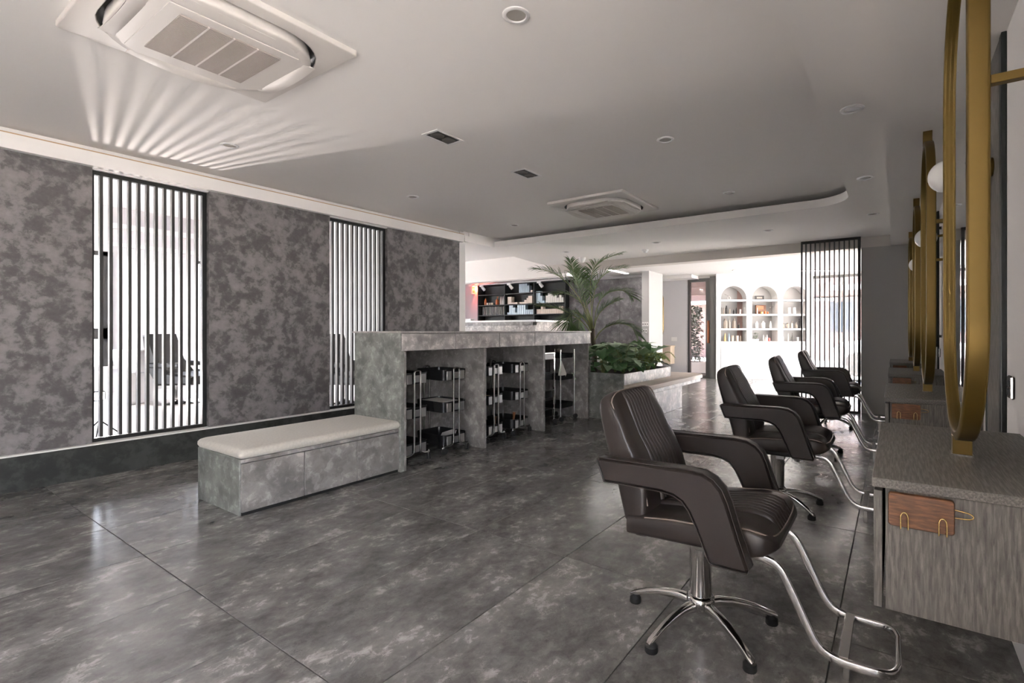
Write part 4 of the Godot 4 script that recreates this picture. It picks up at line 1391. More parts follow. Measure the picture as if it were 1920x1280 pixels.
# ---------------------------------------------------------------- ceiling fittings
func build_ceiling_fittings() -> void:
	# cassette air conditioners
	var ac := thing("ceiling_air_conditioner", "ac", "air conditioner", Vector3.ZERO, 0.0, "ceiling cassettes")
	var st := S()
	# local y 0 = ceiling, down is negative; square panel with a deep rounded slot round the centre body
	var rows := []
	for e in [[0.475, 0.0, 0.012], [0.475, -0.022, 0.012], [0.469, -0.028, 0.012], [0.408, -0.034, 0.27], [0.404, -0.032, 0.27], [0.402, -0.003, 0.27], [0.36, -0.003, 0.25]]:
		var row := []
		for p in round_rect(2 * e[0], 2 * e[0], e[2], 8):
			row.append(Vector3(p.x, e[1], p.y))
		rows.append(row)
	loft(st, rows)
	obj("panel", st, M.ac_plastic, ac)
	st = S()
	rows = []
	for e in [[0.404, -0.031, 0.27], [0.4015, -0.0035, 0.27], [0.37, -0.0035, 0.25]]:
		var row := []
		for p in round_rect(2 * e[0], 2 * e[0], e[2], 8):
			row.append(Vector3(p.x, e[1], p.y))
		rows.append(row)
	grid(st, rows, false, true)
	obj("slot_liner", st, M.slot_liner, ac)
	st = S()
	rows = []
	for e in [[0.376, -0.003, 0.25], [0.38, -0.04, 0.25], [0.382, -0.058, 0.25], [0.372, -0.066, 0.24], [0.34, -0.07, 0.2], [0.29, -0.071, 0.03]]:
		var row := []
		for p in round_rect(2 * e[0], 2 * e[0], e[2], 8):
			row.append(Vector3(p.x, e[1], p.y))
		rows.append(row)
	loft(st, rows)
	obj("centre_body", st, M.ac_plastic, ac)
	obj("intake_frame", bx(-0.275, 0.275, -0.075, -0.070, -0.275, 0.275, 0.002), M.ac_plastic, ac)
	obj("intake_back", bx(-0.215, 0.215, -0.0765, -0.0745, -0.215, 0.215), M.ac_grille, ac)
	var rb := S()
	for k in 42:
		var x := -0.21 + 0.42 * k / 41
		box(rb, Vector3(x, -0.0785, 0), Vector3(0.0058, 0.005, 0.43), 0.0)
	obj("intake_ribs", rb, M.ac_grille, ac)
	for z in [-0.105, 0.0, 0.105]:
		obj("intake_divider", bx(-0.215, 0.215, -0.0825, -0.0765, z - 0.004, z + 0.004), M.ac_plastic, ac)
	for k in 4:
		var B := Basis(Vector3.UP, PI / 2 * k)
		var fl := S()
		var frows := []
		for i in 13:
			var u := -1.0 + 2.0 * i / 12
			var x := 0.24 * u
			var dip := 0.022 * (1 - u * u) * (0.15 if k == 1 else 1.0)
			var row := []
			for e in [[0.318, -0.070], [0.345, -0.068 - dip * 0.6], [0.378, -0.066 - dip], [0.380, -0.062 - dip], [0.345, -0.060 - dip * 0.5], [0.318, -0.062]]:
				row.append(B * Vector3(x, e[1], minf(e[0], 0.352) if k == 1 else e[0]))
			frows.append(row)
		loft(fl, frows)
		obj("louvre", fl, M.ac_plastic, ac)
	ac.position = Vector3(-2.78, 2.6, -1.10)
	ac.set_meta("label", "large white ceiling cassette air conditioner over the open floor by the bench")
	var d2 := dup(ac, Vector3(-2.775, 2.6, -5.10), PI / 2, "white ceiling cassette air conditioner above the island, near the soffit edge")
	# round recessed lamps
	var dl := thing("recessed_downlight", "round white recessed downlight in the tray ceiling", "downlight", Vector3.ZERO, 0.0, "downlights in the tray ceiling")
	st = S()
	lathe(st, [Vector2(0.064, 0.0), Vector2(0.064, -0.004), Vector2(0.058, -0.008), Vector2(0.047, -0.007), Vector2(0.044, 0.0)], 32)
	obj("trim_ring", st, M.plastic_white, dl)
	st = S()
	lathe(st, [Vector2(0.0, -0.0015), Vector2(0.046, -0.0015)], 32)
	obj("lens", st, M.lamp_lens, dl)
	var where := [["above the aisle beside the first styling chair", Vector3(-1.437, 2.6, -1.802)], ["in the lit ceiling patch beside the wider slat screen", Vector3(-4.305, 2.6, -1.812)], ["above the aisle beside the second styling chair", Vector3(-1.437, 2.6, -3.612)], ["over the back of the island near the second slat screen", Vector3(-4.31, 2.6, -3.62)], ["between the far air conditioner and the rounded soffit corner", Vector3(-1.44, 2.6, -5.37)], ["near the sharp inner corner of the tray ceiling", Vector3(-4.315, 2.6, -5.372)]]
	for k in where.size():
		var text: String = "round white recessed downlight " + where[k][0]
		if k == 0:
			dl.position = where[k][1]
			dl.set_meta("label", text)
		else:
			dup(dl, where[k][1], 0.0, text)
	var more := [["in the soffit above the second vanity", Vector3(-0.205, 2.455, -3.418)], ["in the soffit above the third vanity", Vector3(-0.205, 2.455, -5.016)], ["in the soffit above the last vanity", Vector3(-0.2, 2.455, -6.62)], ["in the soffit before the beam, nearest the far slat screen", Vector3(-1.361, 2.455, -6.948)], ["in the soffit before the beam, between palm and slat screen", Vector3(-2.907, 2.455, -6.945)], ["in the soffit before the beam, above the reception side", Vector3(-4.487, 2.455, -6.95)], ["in the high reception ceiling", Vector3(-6.6, 2.8, -6.6)]]
	for e in more:
		dup(dl, e[1], 0.0, "round white recessed downlight " + e[0], "downlights in the soffit")
	# square twin spots
	var tw := thing("twin_spotlight", "twin", "spotlight", Vector3.ZERO, 0.0, "twin recessed spots")
	var fr := S()
	for b in [[-0.085, 0.085, -0.135, -0.112], [-0.085, 0.085, 0.112, 0.135], [-0.085, -0.066, -0.112, 0.112], [0.066, 0.085, -0.112, 0.112]]:
		bx(b[0], b[1], -0.006, 0.0, b[2], b[3], 0.001, fr)
	obj("frame", fr, M.plastic_white, tw)
	obj("black_tray", bx(-0.066, 0.066, -0.002, 0.0, -0.112, 0.112), M.black_trim, tw)
	for z in [-0.056, 0.056]:
		st = S()
		lathe(st, [Vector2(0.05, -0.002), Vector2(0.05, -0.006), Vector2(0.044, -0.008), Vector2(0.036, -0.004), Vector2(0.0, -0.003)], 24, Transform3D(Basis(), Vector3(0, 0, z)))
		obj("lamp", st, M.product_grey, tw)
	tw.position = Vector3(-2.80, 2.6, -2.635)
	tw.set_meta("label", "black twin recessed spotlight nearer the bench, larger of two")
	dup(tw, Vector3(-2.81, 2.6, -3.67), 0.0, "black twin recessed spotlight between its fellow and the far air conditioner")
	# detectors
	var sd := thing("smoke_detector", "white smoke detector on the soffit near the beam", "detector", Vector3(-3.317, 2.455, -7.48))
	st = S()
	lathe(st, [Vector2(0, -0.05), Vector2(0.03, -0.05), Vector2(0.035, -0.03), Vector2(0.05, -0.026), Vector2(0.055, 0), Vector2(0, 0)], 20)
	obj("housing", st, M.plastic_white, sd)
	var cm := thing("dome_camera", "white dome camera on the soffit above the palm", "camera", Vector3(-4.61, 2.455, -7.67))
	st = S()
	lathe(st, [Vector2(0, -0.095), Vector2(0.03, -0.085), Vector2(0.045, -0.055), Vector2(0.06, -0.03), Vector2(0.065, 0), Vector2(0, 0)], 20)
	obj("dome", st, M.plastic_white, cm)

func gap_box(c: Vector3, s: Vector3, B: Basis) -> SurfaceTool:
	var st := S()
	box(st, B * c, s, 0.004, B)
	return st

# ---------------------------------------------------------------- reception
func build_reception() -> void:
	var c := thing("reception_counter", "pale stone reception counter with a white top behind the island", "counter", Vector3(-9.6, 0, -8.6))
	obj("top", bx(0, 3.3, 1.345, 1.385, 0.03, -1.3, 0.004), M.white_lacquer, c)
	obj("front", bx(0, 3.2, 0, 1.27, 0, -0.05, 0.003), M.cement_laminate_pale, c)
	obj("front_band", bx(0, 3.27, 1.27, 1.345, 0.02, -0.05), M.cement_laminate, c)
	obj("end_panel", bx(3.2, 3.27, 0, 1.345, 0.02, -1.28, 0.003), M.cement_laminate_pale, c)
	var tb := thing("tissue_box", "small white box on the reception counter", "box", Vector3(-8.42, 1.385, -8.75))
	obj("carton", bx(-0.12, 0.12, 0, 0.05, -0.06, 0.06, 0.004), M.plastic_white, tb)
	var ts := thing("black_terminal", "small black card terminal beside the white box on the reception counter", "terminal", Vector3(-8.66, 1.385, -8.75))
	obj("body", bx(-0.05, 0.05, 0, 0.05, -0.05, 0.05, 0.006), M.black_metal, ts)
	# black shelving
	var s := thing("product_shelving", "black three bay wall shelving filled with hair products", "shelving", Vector3(-10.05, 0, -11.12))
	var W := 3.05
	obj("back_board", bx(0, W, 0.8, 2.47, 0, 0.02), M.shelf_black, s)
	for x in [0.0, 1.0, 2.02, W - 0.03]:
		obj("upright", bx(x, x + 0.035, 0.8, 2.47, 0.02, 0.32, 0.002), M.shelf_black, s)
	obj("top_board", bx(0, W, 2.44, 2.47, 0.02, 0.32), M.shelf_black, s)
	for b in 3:
		for y in SHELF_Y:
			obj("shelf", bx(b * 1.01 + 0.03, b * 1.01 + 1.0, y - 0.025, y, 0.02, 0.31, 0.002), M.shelf_black, s)
	# dark doors beside the shelves
	var dd := thing("tall_cupboard", "tall grey cement cupboard doors behind the palm", "cupboard", Vector3(-6.98, 0, -11.1))
	obj("carcass", bx(0, 2.2, 0, 2.42, 0.0, 0.15), M.cement_dark_door, dd)
	for k in 3:
		obj("door", bx(0.01 + k * 0.73, 0.735 + k * 0.73, 0.03, 2.41, 0.15, 0.172, 0.003), M.cement_dark_door, dd)
	obj("side_board", bx(2.2, 2.235, 0, 2.42, 0, 0.3), M.window_frame, dd)
	# track with three spots
	var tr := thing("track_rail", "white ceiling track rail over the reception shelves", "track", Vector3(-10.1, 2.43, -10.5))
	obj("rail", bx(0, 3.3, 0, 0.025, -0.02, 0.02, 0.003), M.plastic_white, tr)
	for x in [0.4, 1.6, 2.8]:
		obj("hanger", bx(x - 0.01, x + 0.01, 0.025, 0.15, -0.01, 0.01), M.plastic_white, tr)
	var sp := thing("track_spot", "spot", "spotlight", Vector3.ZERO, 0.0, "white spots on the reception track")
	obj("adapter", bx(-0.06, 0.06, -0.045, 0.0, -0.02, 0.02, 0.004), M.plastic_white, sp)
	var st := S()
	lathe(st, [Vector2(0, 0.0), Vector2(0.035, 0.0), Vector2(0.038, 0.01), Vector2(0.045, 0.12), Vector2(0.04, 0.122), Vector2(0.034, 0.1), Vector2(0, 0.1)], 18, Transform3D(Basis(Vector3(0, 0, 1), 0.35) * Basis(Vector3.RIGHT, PI + 0.7), Vector3(0.02, -0.05, 0)))
	obj("head", st, M.plastic_white, sp)
	obj("bracket", bx(-0.008, 0.008, -0.07, -0.045, -0.01, 0.01), M.plastic_white, sp)
	sp.position = Vector3(-9.62, 2.43, -10.5)
	sp.set_meta("label", "white track spotlight before the bay with orange bottles")
	dup(sp, Vector3(-8.62, 2.43, -10.5), 0.0, "white track spotlight before the middle bay of white boxes")
	dup(sp, Vector3(-7.62, 2.43, -10.5), 0.0, "white track spotlight before the bay next to the palm")
	# red lamp on the wall
	var rl := thing("red_wall_lamp", "small red glowing wall lamp left of the black shelving", "lamp", Vector3(-10.42, 2.38, -11.12))
	obj("lamp_body", bx(-0.09, -0.03, -0.12, 0.12, 0.0, 0.12, 0.006), M.plastic_white, rl)
	obj("lamp_glow", bx(-0.03, -0.015, -0.07, 0.07, 0.02, 0.1, 0.004), M.red_lamp_glow, rl)
	var ol := OmniLight3D.new()
	ol.name = "red_lamp_light"
	ol.position = Vector3(0.03, 0.02, 0.06)
	ol.light_color = Color(1.0, 0.25, 0.15)
	ol.light_energy = 0.35
	ol.omni_range = 12.0
	ol.omni_attenuation = 2.0
	ol.light_size = 0.03
	ol.shadow_enabled = true
	rl.add_child(ol)
	# oval mirror on the pale wall
	var om := thing("oval_wall_mirror", "stadium shaped wall mirror with thin gold frame on the pale wall", "mirror", Vector3(-5.23, 0, -12.2))
	var outl := []
	for k in 21:
		var a := PI * k / 20
		outl.append(Vector2(0.32 * cos(a), 1.93 + 0.32 * sin(a)))
	for k in 21:
		var a := PI + PI * k / 20
		outl.append(Vector2(0.32 * cos(a), 1.18 + 0.32 * sin(a)))
	st = S()
	extrude(st, outl, 0.012, 0.018)
	obj("mirror_glass", st, M.mirror_glass, om)
	st = S()
	var path := []
	for p in outl:
		path.append(Vector3(p.x, p.y, 0.015))
	tube(st, path, 0.016, 8, true)
	obj("frame", st, M.gold_wire, om)
	var cs := thing("cream_console", "small cream console under the oval wall mirror", "console", Vector3(-4.95, 0, -12.2))
	obj("top", bx(-0.45, 0.36, 0.75, 0.78, 0.0, 0.3, 0.004), M.cream_wood, cs)
	obj("body", bx(-0.43, 0.34, 0.32, 0.75, 0.0, 0.28, 0.004), M.cream_wood, cs)
	# switches
	var sw := thing("light_switch", "white light switch plate on the slim column", "switch", Vector3(-4.7, 0, -10.5), 0.0, "switches on the slim column")
	obj("plate", bx(-0.022, 0.022, -0.045, 0.045, 0, 0.008, 0.002), M.plastic_white, sw)
	obj("rocker", bx(-0.01, 0.01, -0.02, 0.02, 0.008, 0.011, 0.001), M.product_grey, sw)
	sw.position = Vector3(-4.705, 1.3, -10.5)
	for p in [Vector3(-4.652, 1.3, -10.5), Vector3(-4.60, 1.3, -10.5), Vector3(-4.69, 1.15, -10.5), Vector3(-4.63, 1.15, -10.5)]:
		dup(sw, p, 0.0)
	var w2 := thing("wall_switch", "single white wall switch between the oval mirror and the glass door", "switch", Vector3(-4.62, 0.94, -12.2))
	obj("plate", bx(-0.07, 0.07, -0.05, 0.05, 0, 0.012, 0.003), M.plastic_white, w2)
	obj("rocker", bx(-0.03, 0.03, -0.03, 0.03, 0.012, 0.016, 0.001), M.plastic_white, w2)

const SHELF_Y := [0.92, 1.60, 1.89, 2.19]

# ---------------------------------------------------------------- plants
func pxd(px: float, py: float, w: float) -> Vector3:
	var th := deg_to_rad(34.173)
	var F := Vector3(-sin(th), 0, -cos(th))
	var R := Vector3(cos(th), 0, -sin(th))
	return (F + R * (px - 1040.0) / 938.26 - Vector3.UP * (py - 620.0) / 938.26) * w + Vector3(0, 1.15, 0)

func frond(parent: Node, pts: Array, leaf_len: float, n: int, mt: Material, stem: Material, wid := 0.011, from := 0.25) -> void:
	var path := smooth_path(pts, 8)
	var st := S()
	var rad := []
	for i in path.size():
		rad.append(0.008 * (1.0 - 0.85 * i / path.size()) + 0.0012)
	tube(st, path, rad, 6)
	var fr := obj("frond", st, stem, parent)
	var ls := S()
	for k in n:
		var f := from + (1.0 - from) * (k + 0.5) / n
		var i := clampi(int(f * (path.size() - 1)), 0, path.size() - 2)
		var p: Vector3 = path[i].lerp(path[i + 1], f * (path.size() - 1) - i)
		var t: Vector3 = (path[i + 1] - path[i]).normalized()
		var side := t.cross(Vector3.UP)
		if side.length() < 0.2:
			side = t.cross(Vector3(0.6, 0, 0.8))
		side = side.normalized()
		var up := side.cross(t).normalized()
		var l := leaf_len * (0.45 + 0.75 * sin(PI * clampf((f - from) / (1.0 - from) * 0.86 + 0.1, 0, 1)))
		for s in [-1.0, 1.0]:
			var d: Vector3 = (t * rng.randf_range(0.7, 0.95) + side * s * rng.randf_range(0.65, 0.9) + up * rng.randf_range(0.1, 0.5)).normalized()
			blade(ls, p, d, l * rng.randf_range(0.85, 1.1), wid, up)
	obj("leaflets", ls, mt, fr)

func blade(st: SurfaceTool, p: Vector3, d: Vector3, l: float, w: float, up: Vector3) -> void:
	var s := d.cross(up).normalized()
	var prev := []
	for k in 5:
		var u := k / 4.0
		var c := p + d * l * u - Vector3.UP * l * 0.28 * u * u
		var ww: float = w * [0.35, 0.95, 1.0, 0.65, 0.04][k]
		var row := [c - s * ww + up * ww * 0.35, c, c + s * ww + up * ww * 0.35]
		if k > 0:
			for j in 2:
				quad(st, prev[j], prev[j + 1], row[j + 1], row[j])
		prev = row

func build_palm() -> void:
	var base := Vector3(-3.62, 0.56, -6.35)
	var t := thing("palm_plant", "tall feathery palm growing out of the planter behind the island", "palm")
	var st := S()
	tube(st, smooth_path([base, base + Vector3(0.01, 0.25, 0), base + Vector3(-0.01, 0.5, 0.02), base + Vector3(0.0, 0.62, 0.02)], 4), [0.045, 0.043, 0.041, 0.04, 0.038, 0.036, 0.035, 0.034, 0.034, 0.036, 0.034, 0.028, 0.02], 12)
	obj("trunk", st, M.palm_bark, t)
	var k := 0.1407
	var w0 := 7.27
	var fr := [
		[[[860, 1180], [790, 960], [690, 720], [560, 540], [400, 400], [250, 335], [95, 310]], -0.25],
		[[[865, 1150], [855, 860], [890, 600], [970, 430], [1110, 335], [1290, 290]], -0.15],
		[[[865, 1120], [840, 800], [835, 480], [900, 270], [1060, 165], [1240, 110]], 0.3],
		[[[880, 1120], [915, 850], [1000, 680], [1150, 605], [1300, 610], [1385, 690]], 0.25],
		[[[885, 1270], [960, 1150], [1080, 1070], [1230, 1040], [1380, 1090], [1460, 1200]], -0.3],
		[[[860, 1190], [760, 1060], [600, 930], [430, 850], [260, 815], [80, 790]], -0.3],
		[[[880, 1120], [920, 960], [1000, 850], [1100, 780], [1185, 735]], -0.1],
		[[[860, 1170], [760, 1000], [640, 900], [560, 930], [520, 1010], [560, 1125]], -0.35],
		[[[855, 1150], [790, 900], [700, 650], [640, 470], [600, 330], [560, 200]], 0.25],
		[[[860, 1120], [800, 860], [740, 640], [700, 470], [700, 340]], 0.35],
		[[[870, 1140], [800, 1040], [740, 960], [690, 970], [670, 1110]], 0.2],
		[[[870, 1100], [800, 880], [640, 700], [480, 640], [330, 650]], 0.4],
	]
	for f in fr:
		var pts := []
		var n: int = f[0].size()
		for i in n:
			var q: Array = f[0][i]
			var w: float = w0 + f[1] * 1.0 * i / (n - 1)
			pts.append(pxd(990 + q[0] * k, 460 + q[1] * k, w))
		frond(t, pts, 0.25, 34, M.palm_leaf, M.palm_stem, 0.0075, 0.3)

func heart_leaf(st: SurfaceTool, l: float, w: float, notch: bool) -> void:
	# leaf along +z, face up, folded a little along the midrib and drooping
	var n := 9
	var L := []
	for k in n:
		var u := float(k) / (n - 1)
		var hw := w * pow(sin(PI * clampf(0.12 + 0.88 * u, 0, 1)), 0.75) * (1.0 - 0.25 * u)
		if notch and k % 2 == 1 and k > 1:
			hw *= 0.55
		var y := -0.35 * l * u * u
		L.append([Vector3(-hw, y + hw * 0.28, u * l - 0.12 * l * (1 - u)), Vector3(-hw * 0.5, y + hw * 0.2, u * l), Vector3(0, y, u * l), Vector3(hw * 0.5, y + hw * 0.2, u * l), Vector3(hw, y + hw * 0.28, u * l - 0.12 * l * (1 - u))])
	grid(st, L)

func build_foliage() -> void:
	var vars := []
	for e in [[0.21, 0.085, false], [0.17, 0.075, false], [0.25, 0.11, true], [0.15, 0.05, false]]:
		var st := S()
		heart_leaf(st, e[0], e[1], e[2])
		vars.append(st.commit())
	var spots := [Vector3(-3.66, 0, -5.98), Vector3(-3.28, 0, -6.0), Vector3(-3.08, 0, -6.2), Vector3(-3.3, 0, -6.4), Vector3(-3.05, 0, -6.6), Vector3(-3.4, 0, -6.75), Vector3(-3.12, 0, -6.98), Vector3(-3.6, 0, -6.95)]
	for i in spots.size():
		var t := thing("leafy_plant", "broad leaved green houseplant " + ["in the planter's near corner by the island", "at the planter's near wall before the palm trunk", "at the planter's near outer corner", "in the middle of the planter before the palm", "along the planter's outer side, middle", "behind the palm trunk in the planter", "along the planter's outer side before the ferns", "at the planter's inner far side"][i], "plant", spots[i] + Vector3(0, 0.56, 0), rng.randf() * TAU, "leafy plants in the planter")
		for k in 22:
			var a := TAU * k / 22.0 * 2.4 + rng.randf() * 0.5
			var h := rng.randf_range(0.06, 0.36) * (1.15 if i < 5 else 0.95)
			var r := rng.randf_range(0.03, 0.17)
			var at := Vector3(sin(a) * r, h, cos(a) * r)
			var ss := S()
			tube(ss, smooth_path([Vector3(sin(a) * 0.01, 0, cos(a) * 0.01), at * Vector3(0.5, 0.75, 0.5), at], 3), 0.003, 5)
			obj("stalk", ss, M.palm_stem, t)
			var lf := inst("leaf", vars[rng.randi() % 4], M.big_leaf if rng.randf() < 0.6 else M.big_leaf_pale, t)
			lf.position = at
			lf.rotation = Vector3(rng.randf_range(-0.7, 0.35), a + rng.randf_range(-0.4, 0.4), rng.randf_range(-0.4, 0.4))
	for e in [[Vector3(-2.98, 0.56, -7.05), "arching over the planter's outer edge near the far end"], [Vector3(-3.18, 0.56, -7.25), "at the planter's far wall, middle"], [Vector3(-2.95, 0.56, -6.75), "arching over the outer edge, next to the broad leaves"], [Vector3(-3.5, 0.56, -7.28), "at the planter's far inner corner"]]:
		var p: Vector3 = e[0]
		var t := thing("fern_plant", "yellow green fern " + e[1], "fern", p, 0.0, "ferns in the planter")
		for k in 9:
			var a := TAU * k / 9.0 + rng.randf() * 0.4
			var d := Vector3(sin(a), 0, cos(a))
			var l := rng.randf_range(0.2, 0.34)
			frond(t, [Vector3.ZERO, d * l * 0.3 + Vector3(0, l * 0.65, 0), d * l * 0.7 + Vector3(0, l * 0.85, 0), d * l + Vector3(0, l * 0.6, 0)], 0.05, 16, M.fern_leaf, M.palm_stem, 0.006, 0.2)

# ---------------------------------------------------------------- products
func bottle_mesh(r: float, h: float, kind: int) -> Mesh:
	var st := S()
	if kind == 0:      # tall bottle with cap
		lathe(st, [Vector2(0, 0), Vector2(r * 0.94, 0), Vector2(r, h * 0.03), Vector2(r, h * 0.72), Vector2(r * 0.8, h * 0.78), Vector2(r * 0.42, h * 0.81), Vector2(r * 0.42, h * 0.83), Vector2(r * 0.5, h * 0.83), Vector2(r * 0.5, h), Vector2(0, h)], 14)
	elif kind == 1:    # jar
		lathe(st, [Vector2(0, 0), Vector2(r * 0.95, 0), Vector2(r, h * 0.06), Vector2(r, h * 0.68), Vector2(r * 0.92, h * 0.7), Vector2(r * 0.98, h * 0.72), Vector2(r * 0.98, h * 0.98), Vector2(r * 0.93, h), Vector2(0, h)], 14)
	elif kind == 2:    # pump bottle
		lathe(st, [Vector2(0, 0), Vector2(r * 0.94, 0), Vector2(r, h * 0.03), Vector2(r, h * 0.58), Vector2(r * 0.7, h * 0.66), Vector2(r * 0.35, h * 0.69), Vector2(r * 0.4, h * 0.76), Vector2(r * 0.15, h * 0.77), Vector2(r * 0.15, h * 0.92), Vector2(r * 0.3, h * 0.93), Vector2(r * 0.3, h), Vector2(0, h)], 14)
		box(st, Vector3(r * 0.5, h * 0.955, 0), Vector3(r * 1.1, h * 0.045, r * 0.35), 0.001)
	elif kind == 3:    # tube standing on its cap
		lathe(st, [Vector2(0, 0), Vector2(r * 0.75, 0), Vector2(r * 0.75, h * 0.16), Vector2(r * 0.7, h * 0.18), Vector2(r * 0.85, h * 0.5), Vector2(r, h * 0.98), Vector2(r * 0.95, h), Vector2(0, h)], 14)
	elif kind == 4:    # tapering cone bottle
		lathe(st, [Vector2(0, 0), Vector2(r * 0.9, 0), Vector2(r, h * 0.05), Vector2(r * 0.95, h * 0.4), Vector2(r * 0.6, h * 0.75), Vector2(r * 0.35, h * 0.95), Vector2(r * 0.25, h), Vector2(0, h)], 14)
	else:              # dropper
		lathe(st, [Vector2(0, 0), Vector2(r * 0.95, 0), Vector2(r, h * 0.05), Vector2(r, h * 0.5), Vector2(r * 0.5, h * 0.58), Vector2(r * 0.55, h * 0.6), Vector2(r * 0.55, h * 0.74), Vector2(r * 0.3, h * 0.76), Vector2(r * 0.35, h * 0.95), Vector2(r * 0.15, h), Vector2(0, h)], 14)
	return st.commit()

func build_products() -> void:
	var u := Vector3(0.8274, 0, -0.5617)
	var nrm := Vector3(0.5617, 0, 0.8274)
	var o0 := Vector3(-3.51, 0, -12.02)
	var Y := [1.895, 1.55, 1.207, 0.896]
	# [px, shelf, radius, height, kind, material, label]
	var items := [
		[1354.5, 1, 0.028, 0.21, 0, "product_grey", "tall grey bottle at the left end of the first niche"],
		[1360.0, 1, 0.02, 0.155, 0, "product_taupe", "slim taupe bottle beside the tall grey one in the first niche"],
		[1366.0, 1, 0.027, 0.205, 0, "product_dark", "tall dark bottle in the first niche's second shelf"],
		[1371.8, 1, 0.02, 0.155, 0, "product_taupe", "slim brownish bottle right of the tall dark one"],
		[1379.3, 1, 0.017, 0.11, 0, "product_dark", "short black bottle in the first niche"],
		[1384.0, 1, 0.016, 0.155, 0, "product_dark", "slim black bottle beside the white tube"],
		[1391.0, 1, 0.026, 0.12, 3, "product_white", "white tube standing on its cap in the first niche"],
		[1363.0, 2, 0.05, 0.23, 0, "product_taupe", "big taupe bottle on the first niche's third shelf"],
		[1371.2, 2, 0.02, 0.205, 0, "product_cream", "slim cream bottle between two big taupe bottles"],
		[1379.3, 2, 0.04, 0.235, 0, "product_taupe", "big pale taupe bottle on the first niche's third shelf"],
		[1388.0, 2, 0.025, 0.16, 5, "product_dark", "black dropper bottle in the first niche"],
		[1363.0, 3, 0.026, 0.2, 4, "product_yellow", "yellow cone bottle at the bottom of the first niche"],
		[1369.5, 3, 0.026, 0.2, 4, "product_blue", "pale blue cone bottle at the bottom of the first niche"],
		[1377.3, 3, 0.032, 0.14, 1, "product_cream", "cream jar at the bottom of the first niche, left"],
		[1384.8, 3, 0.032, 0.14, 1, "product_cream", "cream jar at the bottom of the first niche, right"],
		[1391.0, 3, 0.02, 0.15, 0, "product_taupe", "small amber bottle at the bottom right of the first niche"],
		[1422.5, 1, 0.014, 0.16, 4, "product_white", "white slim bottle left of the orange gift box"],
		[1437.5, 1, 0.022, 0.07, 1, "product_orange", "orange jar before the orange gift box"],
		[1443.0, 1, 0.022, 0.06, 1, "product_orange", "small orange jar right of the orange gift box"],
		[1431.0, 1, 0.03, 0.06, 1, "product_yellow", "round yellow jar before the orange gift box"],
		[1422.5, 2, 0.036, 0.175, 0, "product_white", "plain white bottle at left in the middle niche"],
		[1435.0, 2, 0.045, 0.18, 0, "product_white", "printed white bottle in the centre of the middle niche"],
		[1447.5, 2, 0.032, 0.175, 4, "product_white", "slim white bottle at right in the middle niche"],
		[1434.0, 3, 0.02, 0.16, 4, "product_white", "white cone bottle by the potted sprig"],
		[1437.7, 3, 0.018, 0.10, 4, "product_cream", "small cream cone bottle by the potted sprig"],
		[1440.5, 3, 0.02, 0.16, 4, "product_white", "white cone bottle beside the pink jar"],
		[1445.8, 3, 0.028, 0.085, 1, "product_pink", "small pink jar at the bottom of the middle niche"],
		[1483.3, 1, 0.03, 0.16, 1, "product_white", "white cylinder bottle, left of a pair behind the slats"],
		[1492.2, 1, 0.03, 0.16, 1, "product_white", "white cylinder bottle, right of a pair behind the slats"],
		[1472.0, 2, 0.035, 0.135, 0, "product_taupe", "brown bottle at the left end of the third niche"],
		[1479.5, 2, 0.035, 0.135, 0, "product_taupe", "brown bottle second from the left in the third niche"],
		[1488.2, 2, 0.026, 0.18, 2, "product_cream", "pump bottle with white head in the third niche"],
		[1495.5, 2, 0.03, 0.15, 5, "product_taupe", "taupe bottle with thin black nozzle in the third niche"],
		[1502.0, 2, 0.02, 0.24, 0, "product_dark", "tall dark bottle behind the slats in the third niche"],
		[1470.5, 3, 0.022, 0.13, 0, "product_white", "white capped bottle at the bottom left of the third niche"],
		[1480.3, 3, 0.018, 0.2, 4, "product_white", "slim white cone bottle at the bottom of the third niche"],
		[1488.7, 3, 0.018, 0.2, 5, "product_grey", "grey bottle with round black top in the third niche"],
		[1498.0, 3, 0.026, 0.1, 1, "product_white", "white jar at the bottom right of the third niche"],
		[1501.8, 3, 0.014, 0.09, 1, "product_dark", "tiny dark bottle beside the white jar in the third niche"],
	]
	for e in items:
		var s: float = (e[0] - 1343.0) / 938.26 * 11.92 * 1.012
		var o := inst("bottle" if e[4] != 1 else "jar", bottle_mesh(e[2], e[3], e[4]), M[e[5]])
		o.position = o0 + u * s + Vector3(0, Y[e[1]], 0) - nrm * rng.randf_range(0.1, 0.16)
		tag(o, e[6], "bottle" if e[4] != 1 else "jar", "products in the arched niches")
	# ring vase with twig
	var rv := thing("ring_vase", "small white ring vase with a twig on the first niche's top shelf", "vase", o0 + u * 0.355 + Vector3(0, 1.895, 0) - nrm * 0.15)
	var st := S()
	var loop := []
	for k in 20:
		loop.append(Vector3(0.032 * cos(TAU * k / 20), 0.044 + 0.032 * sin(TAU * k / 20), 0))
	tube(st, loop, 0.012, 10, true)
	obj("ring", st, M.product_white, rv)
	st = S()
	tube(st, [Vector3(0, 0.08, 0), Vector3(-0.06, 0.12, 0), Vector3(-0.11, 0.15, 0.01)], 0.002, 5)
	tube(st, [Vector3(-0.06, 0.12, 0), Vector3(-0.09, 0.125, 0.01)], 0.002, 5)
	obj("twig", st, M.palm_bark, rv)
	var sg := thing("black_sign_frame", "small black framed sign on the middle niche's top shelf", "sign", o0 + u * 1.08 + Vector3(0, 1.895, 0) - nrm * 0.12)
	sg.rotation.y = deg_to_rad(34.17)
	obj("frame", bx(-0.11, 0.11, 0, 0.1, -0.015, 0, 0.003), M.product_dark, sg)
	obj("sign_plate", bx(-0.065, 0.065, 0.03, 0.07, 0, 0.002), M.product_taupe, sg)
